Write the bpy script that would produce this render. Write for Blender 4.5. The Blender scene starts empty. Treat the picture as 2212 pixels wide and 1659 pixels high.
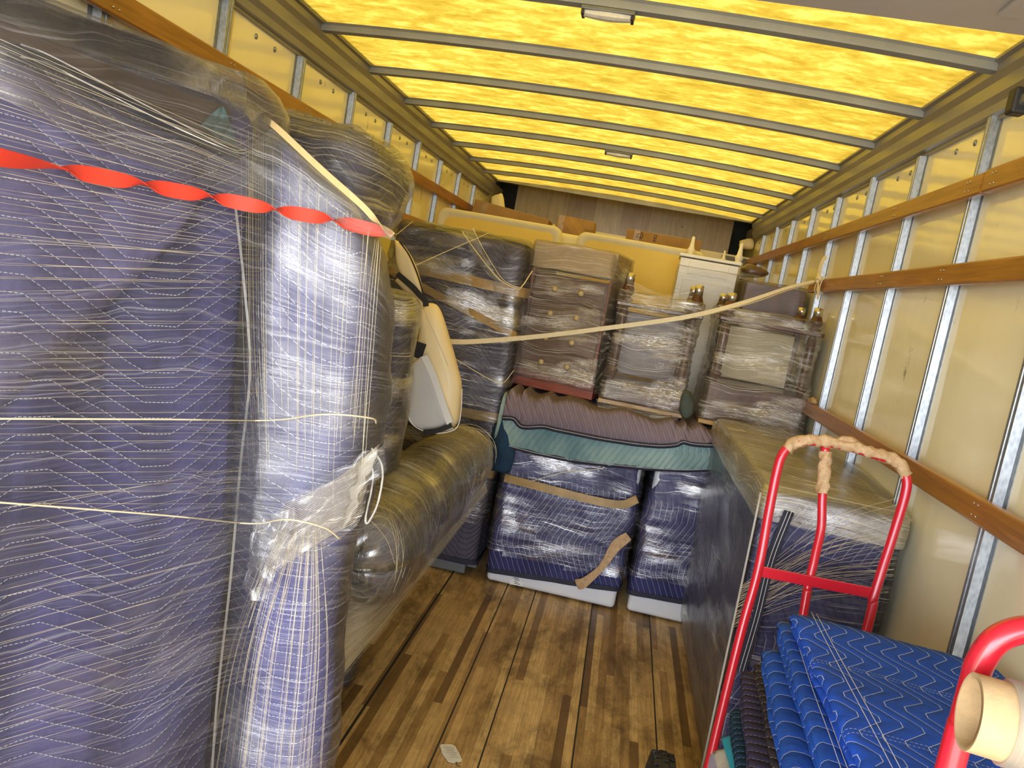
import bpy, bmesh, math, random
from mathutils import Vector, Matrix, noise
random.seed(7)
sc = bpy.context.scene
col = sc.collection

# ---------------------------------------------------------------- camera
FPX = 1724.3                       # focal length in pixels of the 2212 x 1659 frame
ROW = (Vector((0.97310139, 0.14710449, 0.17729625)),      # camera right in world axes
       Vector((0.19306693, -0.10084247, -0.97598973)),    # camera down
       Vector((-0.12569348, 0.983967, -0.12653096)))      # camera forward
CZ = 1.56
cd = bpy.data.cameras.new('camera'); cam = bpy.data.objects.new('camera', cd); col.objects.link(cam)
cd.sensor_width = 36.0; cd.lens = FPX / 2212 * 36; cd.clip_start = 0.02
m = Matrix.Identity(4)
for i in range(3):
    m[i][0] = ROW[0][i]; m[i][1] = -ROW[1][i]; m[i][2] = -ROW[2][i]
m[2][3] = CZ
cam.matrix_world = m
sc.camera = cam

# ---------------------------------------------------------------- light and exposure
sc.view_settings.view_transform = 'Standard'
sc.view_settings.look = 'None'
sc.view_settings.gamma = 1.0
sc.view_settings.use_curve_mapping = False
sc.view_settings.exposure = 0.5
w = bpy.data.worlds.new('daylight'); sc.world = w; w.use_nodes = True
nt = w.node_tree; nt.nodes.clear()
tc = nt.nodes.new('ShaderNodeTexCoord'); sp = nt.nodes.new('ShaderNodeSeparateXYZ')
rp = nt.nodes.new('ShaderNodeValToRGB'); bg = nt.nodes.new('ShaderNodeBackground'); wo = nt.nodes.new('ShaderNodeOutputWorld')
mr = nt.nodes.new('ShaderNodeMapRange'); mr.inputs[1].default_value = -1; mr.inputs[2].default_value = 1
nt.links.new(tc.outputs['Generated'], sp.inputs[0]); nt.links.new(sp.outputs[2], mr.inputs[0])
nt.links.new(mr.outputs[0], rp.inputs[0]); nt.links.new(rp.outputs[0], bg.inputs[0]); nt.links.new(bg.outputs[0], wo.inputs[0])
cr = rp.color_ramp
cr.elements[0].position = 0.0; cr.elements[0].color = (.42, .40, .38, 1)
cr.elements[1].position = 1.0; cr.elements[1].color = (.070, .066, .062, 1)
for pos, c in ((.47, (.45, .44, .42, 1)), (.5, (.95, .95, .96, 1)), (.59, (.72, .80, .96, 1)), (.70, (.17, .17, .18, 1))):
    e = cr.elements.new(pos); e.color = c
bg.inputs[1].default_value = 10.0
sd = bpy.data.lights.new('sun', 'SUN'); sun = bpy.data.objects.new('sun', sd); col.objects.link(sun)
sd.energy = 5.0; sd.angle = math.radians(1.0); sd.color = (1.0, .95, .86)
sun.location = (0, 3, 9); sun.rotation_euler = (math.radians(14), math.radians(-16), 0)
pd = bpy.data.lights.new('rear_door_daylight', 'AREA'); po = bpy.data.objects.new('rear_door_daylight', pd); col.objects.link(po)
pd.shape = 'RECTANGLE'; pd.size = 2.4; pd.size_y = 2.3; pd.cycles.is_portal = True
po.location = (-.26, -.98, 1.15); po.rotation_euler = (math.radians(90), 0, 0)
sc.cycles.max_bounces = 10; sc.cycles.diffuse_bounces = 6; sc.cycles.glossy_bounces = 4
sc.cycles.transparent_max_bounces = 24; sc.cycles.transmission_bounces = 6
sc.cycles.use_denoising = True
sc.cycles.sample_clamp_indirect = 6.0
sc.cycles.caustics_reflective = False; sc.cycles.caustics_refractive = False

# ---------------------------------------------------------------- helpers
def ray(px, py):
    return ROW[0] * (px - 1106) + ROW[1] * (py - 829.5) + ROW[2] * FPX
def at(px, py, y=None, x=None, z=None):
    r = ray(px, py)
    t = y / r.y if y is not None else (x / r.x if x is not None else (z - CZ) / r.z)
    p = r * t; p.z += CZ
    return p
def on_plane(px, py, P, N, off=0.0):
    r = ray(px, py); O = Vector((0, 0, CZ))
    return O + r * ((P - O).dot(N) / r.dot(N)) + N * off
def V(*a): return Vector(a)

def tag(o, label=None, cat=None, group=None, kind=None):
    if label: o['label'] = label
    if cat: o['category'] = cat
    if group: o['group'] = group
    if kind: o['kind'] = kind
    return o
def thing(name, loc, label, cat, group=None):
    o = bpy.data.objects.new(name, None); col.objects.link(o); o.location = loc
    o.empty_display_size = .05; o['_o'] = list(loc)
    return tag(o, label, cat, group)
def mesh(name, verts, faces, mat, parent=None, uv=None, smooth=True, mats=None):
    """world-space verts -> object; origin is the thing's base"""
    verts = [Vector(v) for v in verts]
    if parent is not None: org = Vector(parent['_o'])
    else:
        lo = Vector([min(v[i] for v in verts) for i in range(3)]); hi = Vector([max(v[i] for v in verts) for i in range(3)])
        org = Vector(((lo.x + hi.x) / 2, (lo.y + hi.y) / 2, lo.z))
    me = bpy.data.meshes.new(name)
    me.from_pydata([v - org for v in verts], [], faces)
    if uv:
        l = me.uv_layers.new(name='uv')
        for p in me.polygons:
            for li in p.loop_indices:
                vi = me.loops[li].vertex_index
                l.data[li].uv = uv[vi] if not callable(uv) else uv(p, verts[vi])
    bm = bmesh.new(); bm.from_mesh(me); bmesh.ops.recalc_face_normals(bm, faces=bm.faces); bm.to_mesh(me); bm.free()
    if smooth: me.polygons.foreach_set('use_smooth', [True] * len(me.polygons))
    if mat: me.materials.append(mat)
    o = bpy.data.objects.new(name, me); col.objects.link(o)
    o['_o'] = list(org)
    if parent is not None: o.parent = parent
    else: o.location = org
    return o
def box(name, c, s, mat, parent=None, bev=.004, rz=0., rot=None, seg=2):
    bm = bmesh.new(); bmesh.ops.create_cube(bm, size=1)
    bmesh.ops.scale(bm, vec=s, verts=bm.verts)
    if bev: bmesh.ops.bevel(bm, geom=bm.edges[:], offset=min(bev, min(s) * .45), segments=seg, affect='EDGES', profile=.5)
    M = Matrix.Translation(Vector(c)) @ (rot.to_4x4() if rot else Matrix.Rotation(rz, 4, 'Z'))
    bmesh.ops.transform(bm, matrix=M, verts=bm.verts)
    vs = [v.co.copy() for v in bm.verts]; bm.verts.index_update(); fs = [[v.index for v in f.verts] for f in bm.faces]; bm.free()
    o = mesh(name, vs, fs, mat, parent, smooth=False)
    return o
def fuse(name, parts, mat, parent=None, smooth=False, uv=None):
    vs, fs = [], []
    for a, b in parts:
        k = len(vs); vs += a; fs += [[i + k for i in f] for f in b]
    return mesh(name, vs, fs, mat, parent, smooth=smooth, uv=uv)
def raw_box(c, s, M=None):
    vs = []
    for x in (-.5, .5):
        for y in (-.5, .5):
            for z in (-.5, .5):
                v = Vector((x * s[0], y * s[1], z * s[2]))
                if M: v = M @ v
                vs.append(v + Vector(c))
    return vs, [[0, 1, 3, 2], [4, 6, 7, 5], [0, 4, 5, 1], [2, 3, 7, 6], [0, 2, 6, 4], [1, 5, 7, 3]]
def prism(profile, y0, y1, axis='y'):
    """profile [(a,b)] extruded; axis y: (x,z); axis z: (x,y); axis x: (y,z)"""
    def f(a, b, t):
        return Vector((a, t, b)) if axis == 'y' else (Vector((a, b, t)) if axis == 'z' else Vector((t, a, b)))
    n = len(profile)
    vs = [f(a, b, y0) for a, b in profile] + [f(a, b, y1) for a, b in profile]
    fs = [[i, (i + 1) % n, n + (i + 1) % n, n + i] for i in range(n)] + [list(range(n))[::-1], list(range(n, 2 * n))]
    return vs, fs
def catmull(pts, n=8):
    pts = [Vector(p) for p in pts]
    if len(pts) < 3:
        return [pts[0].lerp(pts[1], i / n) for i in range(n + 1)]
    P = [pts[0] * 2 - pts[1]] + pts + [pts[-1] * 2 - pts[-2]]
    out = []
    for i in range(1, len(P) - 2):
        for k in range(n):
            t = k / n; a, b, c, d = P[i - 1:i + 3]
            out.append(.5 * ((2 * b) + (c - a) * t + (2 * a - 5 * b + 4 * c - d) * t * t + (3 * b - a - 3 * c + d) * t ** 3))
    out.append(pts[-1]); return out
def frames(path):
    fr = []; up = Vector((0, 0, 1)); prev = None
    for i, p in enumerate(path):
        t = (path[min(i + 1, len(path) - 1)] - path[max(i - 1, 0)]).normalized()
        if prev is None:
            a = t.cross(up)
            if a.length < .05: a = t.cross(Vector((0, 1, 0)))
            a.normalize()
        else:
            a = (prev - t * prev.dot(t)); a.normalize()
        prev = a; fr.append((p, t, a, t.cross(a)))
    return fr
def tube_raw(path, r, n=10, lump=0.0, seed=0):
    fr = frames(path); vs, fs = [], []
    for i, (p, t, a, b) in enumerate(fr):
        for k in range(n):
            q = 2 * math.pi * k / n
            rr = r(i / (len(fr) - 1)) if callable(r) else r
            if lump:
                rr *= 1 + lump * noise.noise(Vector((p.x * 60 + seed, p.y * 60 + math.cos(q) * 1.5, p.z * 60 + math.sin(q) * 1.5)))
            vs.append(p + (a * math.cos(q) + b * math.sin(q)) * rr)
    for i in range(len(fr) - 1):
        for k in range(n):
            fs.append([i * n + k, i * n + (k + 1) % n, (i + 1) * n + (k + 1) % n, (i + 1) * n + k])
    fs.append(list(range(n))[::-1]); fs.append([(len(fr) - 1) * n + k for k in range(n)])
    return vs, fs
def tube(name, pts, r, mat, parent=None, n=10, seg=8, lump=0.0, seed=0):
    v, f = tube_raw(catmull(pts, seg), r, n, lump, seed)
    return mesh(name, v, f, mat, parent)
def ribbon(name, pts, wid, mat, parent=None, ang=lambda t: 0, face=None, th=.0012, seg=10, widf=None):
    """flat webbing; at ang 0 its width stands across the line of travel in the plane facing `face`"""
    path = catmull(pts, seg); vs, fs = [], []; L = len(path)
    for i, p in enumerate(path):
        t = (path[min(i + 1, L - 1)] - path[max(i - 1, 0)]).normalized()
        n = Vector(face) if face else (Vector((0, 0, CZ)) - p)
        n = (n - t * n.dot(t)).normalized(); s = n.cross(t)
        q = ang(i / (L - 1)); u = s * math.cos(q) + n * math.sin(q); v = n * math.cos(q) - s * math.sin(q)
        ww = wid / 2 * (widf(i / (L - 1)) if widf else 1)
        q4 = [p + u * ww + v * th, p - u * ww + v * th, p - u * ww - v * th, p + u * ww - v * th]
        vs += [q4[0], q4[1], q4[1], q4[2], q4[2], q4[3], q4[3], q4[0]]
    for i in range(L - 1):
        for k in (0, 2, 4, 6):
            fs.append([i * 8 + k, i * 8 + k + 1, i * 8 + 9 + k, i * 8 + 8 + k])
    fs += [[6, 4, 2, 0], [(L - 1) * 8 + k for k in (0, 2, 4, 6)]]
    return mesh(name, vs, fs, mat, parent, smooth=True)
def lathe_raw(prof, base, axis=(0, 0, 1), n=20):
    ax = Vector(axis).normalized(); a = ax.orthogonal().normalized(); b = ax.cross(a); base = Vector(base)
    vs = [base + ax * z + (a * math.cos(2 * math.pi * k / n) + b * math.sin(2 * math.pi * k / n)) * r for r, z in prof for k in range(n)]
    fs = [[i * n + k, i * n + (k + 1) % n, (i + 1) * n + (k + 1) % n, (i + 1) * n + k] for i in range(len(prof) - 1) for k in range(n)]
    fs += [list(range(n))[::-1], [(len(prof) - 1) * n + k for k in range(n)]]
    return vs, fs
def lathe(name, prof, base, mat, parent=None, axis=(0, 0, 1), n=20):
    v, f = lathe_raw(prof, base, axis, n); return mesh(name, v, f, mat, parent)

def ring(quad, r, nc=6, ne=10):
    """rounded polygon ring: nc points a corner, ne points an edge"""
    out = []; m_ = len(quad); q = [Vector((a[0], a[1])) for a in quad]
    ends = []
    for i in range(m_):
        p, a, b = q[i], q[i - 1], q[(i + 1) % m_]
        d0 = (a - p); d1 = (b - p); rr = min(r, d0.length * .49, d1.length * .49)
        d0.normalize(); d1.normalize()
        ends.append((p + d0 * rr, p, p + d1 * rr))
    for i in range(m_):
        s, p, e = ends[i]
        for k in range(nc + 1):
            t = k / nc; out.append(s * (1 - t) ** 2 + p * 2 * t * (1 - t) + e * t * t)
        nx = ends[(i + 1) % m_][0]
        for k in range(1, ne): out.append(e.lerp(nx, k / ne))
    return out
def rect(cx, cy, sx, sy, rz=0.):
    c, s = math.cos(rz), math.sin(rz)
    return [(cx + a * sx / 2 * c - b * sy / 2 * s, cy + a * sx / 2 * s + b * sy / 2 * c) for a, b in ((-1, -1), (1, -1), (1, 1), (-1, 1))]
def loft(secs, r=.04, rt=.03, rb=.0, nz=30, ne=12, nc=5, amp=.0, freq=4., stretch=(1, 1, 1), seed=0., M=None, amp2=0., freq2=20., top_tilt=None):
    """secs: [(z, quad)], first lowest. returns verts, faces, uv. Wrinkled soft box closed at both ends."""
    z0, z1 = secs[0][0], secs[-1][0]
    def quad_at(z):
        for (za, qa), (zb, qb) in zip(secs, secs[1:]):
            if z <= zb + 1e-9:
                t = (z - za) / (zb - za) if zb > za else 0; t = max(0, min(1, t))
                return [(a[0] + (b[0] - a[0]) * t, a[1] + (b[1] - a[1]) * t) for a, b in zip(qa, qb)]
        return secs[-1][1]
    def inset(rg, d):
        n = len(rg); c = sum(rg, Vector((0, 0))) / n; out = []
        for i, p in enumerate(rg):
            t = (rg[(i + 1) % n] - rg[i - 1]); nn = Vector((-t.y, t.x))
            if nn.length > 1e-9: nn.normalize()
            if nn.dot(c - p) < 0: nn = -nn
            out.append(p + nn * d)
        return out
    rings = []
    steps = []
    for k in range(5): 
        if rb: a = math.pi / 2 * k / 5; steps.append((z0 + rb * (1 - math.sin(a)), rb * (1 - math.cos(a)), 's'))
    steps = [(z0 + rb * (1 - math.cos(math.pi / 2 * k / 4)), rb * (1 - math.sin(math.pi / 2 * k / 4))) for k in range(4)] if rb else []
    for k in range(nz + 1):
        steps.append((z0 + rb + (z1 - rt - z0 - rb) * k / nz, 0.))
    for k in range(1, 6):
        a = math.pi / 2 * k / 5; steps.append((z1 - rt + rt * math.sin(a), rt * (1 - math.cos(a))))
    for z, d in steps:
        rg = ring(quad_at(z), r, nc, ne)
        rings.append(([Vector((p.x, p.y, z)) for p in (inset(rg, d) if d else rg)], z + d))
    def close(last, zz, k, up):
        c = sum(last, Vector()) / len(last); out = []
        for t in (.12, .3, .5, .7, .86):
            out.append(([p.lerp(c, t) for p in last], zz + t * .3 * up))
        return out, c
    n = len(rings[0][0])
    add, ctop = close(rings[-1][0], rings[-1][1], 4, 1); rings += add
    addb, cbot = close(rings[0][0], rings[0][1], 4, -1); rings = addb[::-1] + rings
    vs, uv = [], []
    mid = rings[len(rings) // 2][0]; cum = [0.]
    for i in range(1, n): cum.append(cum[-1] + (mid[i] - mid[i - 1]).length)
    nb = len(addb)
    for j, (rg, v) in enumerate(rings):
        for i, p in enumerate(rg):
            vs.append(p.copy()); 
            if j >= len(rings) - len(add) - 2: uv.append((p.x + 3, p.y))
            else: uv.append((cum[i], v))
    fs = []
    for j in range(len(rings) - 1):
        for i in range(n):
            fs.append([j * n + i, j * n + (i + 1) % n, (j + 1) * n + (i + 1) % n, (j + 1) * n + i])
    vs += [ctop, cbot]; uv += [(ctop.x + 3, ctop.y), (0, 0)]
    T = len(vs) - 2; o = (len(rings) - 1) * n
    for i in range(n):
        fs.append([o + i, o + (i + 1) % n, T]); fs.append([(i + 1) % n, i, T + 1])
    # the closing strip of the perimeter keeps its own u
    if amp or amp2:
        nrm = [Vector() for _ in vs]
        for f in fs:
            a = (vs[f[1]] - vs[f[0]]).cross(vs[f[2]] - vs[f[0]])
            for i in f: nrm[i] += a
        out = []
        for p, nn in zip(vs, nrm):
            nn = nn.normalized() if nn.length else nn
            q = Vector((p.x * stretch[0], p.y * stretch[1], p.z * stretch[2]))
            d = amp * noise.noise(q * freq + Vector((seed, seed * 2, 0)))
            if amp2: d += amp2 * noise.noise(q * freq2 + Vector((0, seed, seed)))
            out.append(p + nn * d)
        vs = out
    if M: vs = [M @ v for v in vs]
    return vs, fs, uv, n
def uvfun(vs, uv, n):
    return uv
def seam_uv(faces, uv, n):
    """u jumps back to 0 where the perimeter closes: give those corners the unwrapped u"""
    per = max(u for u, v in uv if u < 2.9) if uv else 0
    return per
def put_loft(name, L, mat, parent, off=0., ridge=0., rf=90., smooth=True, drop=None):
    vs, fs, uv, n = L
    vs = [v.copy() for v in vs]
    if off or ridge:
        nrm = [Vector() for _ in vs]
        for f in fs:
            a = (vs[f[1]] - vs[f[0]]).cross(vs[f[2]] - vs[f[0]])
            for i in f: nrm[i] += a
        c = sum(vs, Vector()) / len(vs)
        if sum((1 if nn.dot(v - c) > 0 else -1) for v, nn in zip(vs, nrm)) < 0: nrm = [-a for a in nrm]
        vs = [v + (a.normalized() if a.length else a) * (off + ridge * (.5 + noise.noise(Vector((v.x * 6, v.y * 6, v.z * rf))))) for v, a in zip(vs, nrm)]
    if drop: fs = [f for f in fs if not drop(sum((vs[i] for i in f), Vector()) / len(f))]
    me_uv = lambda p, co: (0, 0)
    o = mesh(name, vs, fs, mat, parent, smooth=smooth)
    me = o.data; l = me.uv_layers.new(name='uv'); per = None
    for p in me.polygons:
        us = [uv[me.loops[li].vertex_index] for li in p.loop_indices]
        mx = max(u for u, v in us); 
        for li, (u, v) in zip(p.loop_indices, us):
            if mx - u > .8 and mx < 20: u = mx + .02
            l.data[li].uv = (u, v)
    return o

# ---------------------------------------------------------------- materials
class NT:
    def __init__(s, name):
        s.m = bpy.data.materials.new(name); s.m.use_nodes = True; s.t = s.m.node_tree; s.t.nodes.clear()
        s.out = s.t.nodes.new('ShaderNodeOutputMaterial')
    def n(s, ty, **kw):
        nd = s.t.nodes.new('ShaderNode' + ty)
        for k, v in kw.items(): setattr(nd, k, v)
        return nd
    def set(s, nd, i, v):
        if v is None: return
        if hasattr(v, 'links') or isinstance(v, bpy.types.NodeSocket): s.t.links.new(v, nd.inputs[i])
        else:
            try: nd.inputs[i].default_value = v
            except Exception: nd.inputs[i].default_value = (*v, 1.0) if len(v) == 3 else v
    def math(s, op, a, b=None, c=None, clamp=False):
        nd = s.n('Math', operation=op, use_clamp=clamp); s.set(nd, 0, a)
        if b is not None: s.set(nd, 1, b)
        if c is not None: s.set(nd, 2, c)
        return nd.outputs[0]
    def coord(s, which='Object'): return s.n('TexCoord').outputs[which]
    def mapping(s, v, scale=(1, 1, 1), rot=(0, 0, 0), loc=(0, 0, 0)):
        nd = s.n('Mapping'); s.set(nd, 0, v); nd.inputs[1].default_value = loc; nd.inputs[2].default_value = rot; nd.inputs[3].default_value = scale
        return nd.outputs[0]
    def noise(s, v, scale=5, detail=3, rough=.5, dist=0.):
        nd = s.n('TexNoise'); s.set(nd, 'Vector', v); nd.inputs['Scale'].default_value = scale; nd.inputs['Detail'].default_value = detail
        nd.inputs['Roughness'].default_value = rough; nd.inputs['Distortion'].default_value = dist
        return nd.outputs[0]
    def ramp(s, f, stops):
        nd = s.n('ValToRGB'); s.set(nd, 0, f); e = nd.color_ramp.elements
        while len(e) < len(stops): e.new(.5)
        for i, (p, c) in enumerate(stops):
            e[i].position = p; e[i].color = (c, c, c, 1) if not hasattr(c, '__len__') else (*c, 1)
        return nd.outputs[0]
    def mixc(s, f, a, b, mode='MIX'):
        nd = s.n('Mix', data_type='RGBA', blend_type=mode); s.set(nd, 0, f); s.set(nd, 6, a); s.set(nd, 7, b); return nd.outputs[2]
    def bump(s, h, strength=.3, dist=.01, nrm=None):
        nd = s.n('Bump'); s.set(nd, 'Height', h); nd.inputs['Strength'].default_value = strength; nd.inputs['Distance'].default_value = dist
        if nrm is not None: s.set(nd, 'Normal', nrm)
        return nd.outputs[0]
    def bsdf(s, col_, rough=.5, metal=0., nrm=None, spec=.5, coat=0., coat_r=.1, sheen=0.):
        nd = s.n('BsdfPrincipled'); s.set(nd, 'Base Color', col_); s.set(nd, 'Roughness', rough); s.set(nd, 'Metallic', metal)
        s.set(nd, 'Specular IOR Level', spec); s.set(nd, 'Coat Weight', coat); s.set(nd, 'Coat Roughness', coat_r); s.set(nd, 'Sheen Weight', sheen)
        if nrm is not None: s.set(nd, 'Normal', nrm)
        return nd.outputs[0]
    def done(s, sh): s.t.links.new(sh, s.out.inputs[0]); return s.m

def plain(name, c, rough=.5, metal=0., var=.12, scale=12, bump=.0, spec=.5, coat=0., stretch=(1, 1, 1)):
    T = NT(name); v = T.mapping(T.coord(), scale=stretch)
    n = T.noise(v, scale, 5, .6)
    c2 = tuple(x * (1 - var * 1.6) for x in c); c3 = tuple(min(1, x * (1 + var)) for x in c)
    cc = T.ramp(n, [(.25, c2), (.75, c3)])
    nr = T.bump(T.noise(v, scale * 4, 4), bump, .004) if bump else None
    return T.done(T.bsdf(cc, rough, metal, nr, spec, coat))

def quilt(name, c, line, spacing=.03, period=.24, amp=.05, turn=False, linew=.06, dash=.009, fade=.35, c2=None, pillow=.6, rough=.85, lstr=1.0, band=0, fold=(1, 1, .5), stops=(.3, .68)):
    T = NT(name); uv = T.n('UVMap').outputs[0]; sx = T.n('SeparateXYZ'); T.set(sx, 0, uv)
    u, v = (sx.outputs[1], sx.outputs[0]) if turn else (sx.outputs[0], sx.outputs[1])
    wob = T.noise(uv, 3.0, 2)
    v = T.math('ADD', v, T.math('MULTIPLY', T.math('SUBTRACT', wob, .5), .03))
    tri = T.math('PINGPONG', u, period / 2)                       # 0..period/2
    tz = T.math('MULTIPLY', T.math('MULTIPLY_ADD', tri, 4 / period * 1.35, -1.35 + 0.0), 1.0)
    tz = T.math('MINIMUM', T.math('MAXIMUM', tz, -1.0), 1.0)
    t = T.math('DIVIDE', T.math('MULTIPLY_ADD', tz, amp, v), spacing)
    d = T.math('ABSOLUTE', T.math('SUBTRACT', T.math('FRACT', t), .5))   # .5 at the seam
    seam = T.math('GREATER_THAN', d, .5 - linew)
    dsh = T.math('LESS_THAN', T.math('FRACT', T.math('DIVIDE', u, dash)), .68)
    mask = T.math('MULTIPLY', T.math('MULTIPLY', seam, dsh), lstr)
    if band:
        for o_ in (.0, .012):
            bd_ = T.math('ABSOLUTE', T.math('SUBTRACT', T.math('FRACT', T.math('DIVIDE', T.math('ADD', u, o_), band)), .5))
            bm_ = T.math('MULTIPLY', T.math('GREATER_THAN', bd_, .5 - .0008 / band), T.math('LESS_THAN', T.math('FRACT', T.math('DIVIDE', v, .007)), .6))
            mask = T.math('MAXIMUM', mask, T.math('MULTIPLY', bm_, .7))
    n = T.noise(T.mapping(T.coord(), scale=fold), 5, 5, .6)  # tone noise: fade, plus painted fold shade on the near quilts
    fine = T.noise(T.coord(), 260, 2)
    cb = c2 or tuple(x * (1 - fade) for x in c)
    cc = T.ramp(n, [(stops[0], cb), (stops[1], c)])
    cc = T.mixc(T.math('MULTIPLY', fine, .18), cc, (0, 0, 0))
    cc = T.mixc(mask, cc, line)
    h = T.math('MULTIPLY', T.math('POWER', T.math('MULTIPLY', d, 2.0), 2.5), -1.0)
    nr = T.bump(h, pillow, .006)
    nr = T.bump(T.noise(T.mapping(T.coord(), scale=(1, 1, .35)), 22, 4, .55), .35, .012, nr)
    return T.done(T.bsdf(cc, rough, 0, nr, .12))

def film(name, ang=0., ang2=.35, haze=.1, streak=.6, gloss=.35, rough=.14, tint=(.9, .88, .8), sv=260., su=2.2, bump=.5, low=3.0, cov=.5):
    """clear stretch film: see-through, glossy, with whitish tension lines along the winding"""
    T = NT(name); uv = T.n('UVMap').outputs[0]
    warp = T.noise(uv, 2.2, 2)
    wv = T.n('VectorMath', operation='MULTIPLY_ADD'); cx = T.n('CombineXYZ'); T.set(cx, 1, warp)
    T.t.links.new(cx.outputs[0], wv.inputs[0]); wv.inputs[1].default_value = (0, .16, 0); T.t.links.new(uv, wv.inputs[2])
    uw = wv.outputs[0]
    a = T.noise(T.mapping(uw, scale=(su, sv, 1), rot=(0, 0, ang)), 1, 4, .7)
    b = T.noise(T.mapping(uw, scale=(su * 1.4, sv * .8, 1), rot=(0, 0, ang2), loc=(4, 7, 0)), 1, 3, .65)
    broad = T.noise(T.mapping(uw, scale=(su * .7, sv * .09, 1), rot=(0, 0, ang), loc=(2, 1, 0)), 1, 3, .6)
    patch = T.noise(T.mapping(uv, scale=(low * .55, low * 1.7, 1), rot=(0, 0, ang)), 1, 3, .6)
    pa = T.ramp(patch, [(.62 - cov * .2, 0.), (.70, 1.)])
    sa = T.ramp(a, [(.52, 0.), (.66, 1.)]); sb = T.ramp(b, [(.55, 0.), (.68, 1.)])
    sb = T.math('MULTIPLY', sb, pa)
    st = T.math('MAXIMUM', T.math('MULTIPLY', sa, T.math('MULTIPLY_ADD', T.ramp(broad, [(.4, 0.), (.65, 1.)]), .75, .25)), T.math('MULTIPLY', sb, .8))
    h = T.math('ADD', T.math('MULTIPLY', a, 1.0), T.math('ADD', T.math('MULTIPLY', b, .5), T.math('MULTIPLY', broad, 1.6)))
    nr = T.bump(h, bump, .004)
    nr2 = T.bump(T.noise(T.mapping(uw, scale=(2.5, 26, 1), rot=(0, 0, ang)), 1, 3, .5), bump * .6, .016, nr)
    tr = T.n('BsdfTransparent'); T.set(tr, 0, (.97, .97, .96))
    gl = T.n('BsdfGlossy'); T.set(gl, 0, (1, 1, 1)); T.set(gl, 'Roughness', rough); T.set(gl, 'Normal', nr2)
    fr = T.n('Fresnel'); T.set(fr, 0, 1.5); T.set(fr, 'Normal', nr2)
    gf = T.math('MULTIPLY_ADD', T.math('ADD', T.math('MULTIPLY', pa, .45), T.math('MULTIPLY', st, .35)), gloss, T.math('MULTIPLY', fr.outputs[0], .7), clamp=True)
    m1 = T.n('MixShader'); T.set(m1, 0, gf); T.t.links.new(tr.outputs[0], m1.inputs[1]); T.t.links.new(gl.outputs[0], m1.inputs[2])
    df = T.n('BsdfDiffuse'); T.set(df, 0, tint); tl = T.n('BsdfTranslucent'); T.set(tl, 0, tint)
    m2 = T.n('MixShader'); T.set(m2, 0, .3); T.t.links.new(df.outputs[0], m2.inputs[1]); T.t.links.new(tl.outputs[0], m2.inputs[2])
    m3 = T.n('MixShader'); T.set(m3, 0, T.math('MULTIPLY_ADD', st, streak, haze, clamp=True))
    T.t.links.new(m1.outputs[0], m3.inputs[1]); T.t.links.new(m2.outputs[0], m3.inputs[2])
    return T.done(m3.outputs[0])

def m_roof():
    T = NT('roof_fiberglass'); c = T.coord()
    n = T.noise(T.mapping(c, scale=(7, 15, 1)), 1, 6, .68, .4); n2 = T.noise(T.mapping(c, scale=(40, 40, 1)), 1, 4, .6)
    n3 = T.noise(c, .6, 2)
    f = T.math('ADD', T.math('MULTIPLY', n, .7), T.math('ADD', T.math('MULTIPLY', n2, .15), T.math('MULTIPLY', n3, .15)))
    cc = T.ramp(f, [(.40, (.20, .130, .011)), (.50, (.28, .186, .020)), (.60, (.40, .285, .05))])
    tl = T.n('BsdfTranslucent'); T.set(tl, 0, cc); df = T.n('BsdfDiffuse'); T.set(df, 0, (.62, .44, .08))
    mx = T.n('MixShader'); T.set(mx, 0, .10); T.t.links.new(tl.outputs[0], mx.inputs[1]); T.t.links.new(df.outputs[0], mx.inputs[2])
    return T.done(mx.outputs[0])
def m_wall():
    T = NT('white_fiberglass_panel'); c = T.coord()
    n = T.noise(T.mapping(c, scale=(1, 1, .6)), 2.0, 5, .6)
    cc = T.ramp(n, [(.3, (.91, .85, .58)), (.7, (.96, .92, .68))])
    sm = T.noise(T.mapping(c, scale=(1, 1, .35)), 9, 6, .8); sm = T.ramp(sm, [(.63, 0.), (.69, 1.)])
    sc_ = T.noise(T.mapping(c, scale=(1, 30, 3.)), 4, 3, .7); sc_ = T.ramp(sc_, [(.72, 0.), (.75, 1.)])
    cc = T.mixc(T.math('MULTIPLY', sm, .75), cc, (.2, .16, .09)); cc = T.mixc(T.math('MULTIPLY', sc_, .35), cc, (.25, .2, .14))
    nr = T.bump(T.noise(T.mapping(c, scale=(1, 1, 1)), 6, 2), .12, .02)
    return T.done(T.bsdf(cc, .10, 0, nr, .6, .3, .06))
def m_galv():
    T = NT('galvanized_steel'); c = T.coord(); v = T.n('TexVoronoi'); T.set(v, 'Vector', T.mapping(c, scale=(1, 1, .5))); v.inputs['Scale'].default_value = 120
    g = T.ramp(v.outputs['Distance'], [(0., (.24, .27, .29)), (1., (.40, .43, .46))])
    d = T.noise(c, 7, 4, .7); g = T.mixc(T.ramp(d, [(.55, 0.), (.8, .5)]), g, (.25, .25, .24))
    return T.done(T.bsdf(g, .38, .75, None, .5))
def m_wood(name, a, b, rough=.35, axis=(30, 1.2, 30), coat=.3):
    T = NT(name); c = T.coord(); g = T.noise(T.mapping(c, scale=axis), 2.2, 6, .65, .6); n = T.noise(c, 3, 3)
    cc = T.ramp(T.math('ADD', T.math('MULTIPLY', g, .7), T.math('MULTIPLY', n, .3)), [(.34, a), (.62, b)])
    nr = T.bump(g, .15, .002)
    return T.done(T.bsdf(cc, rough, 0, nr, .4, coat, .2))
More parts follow.
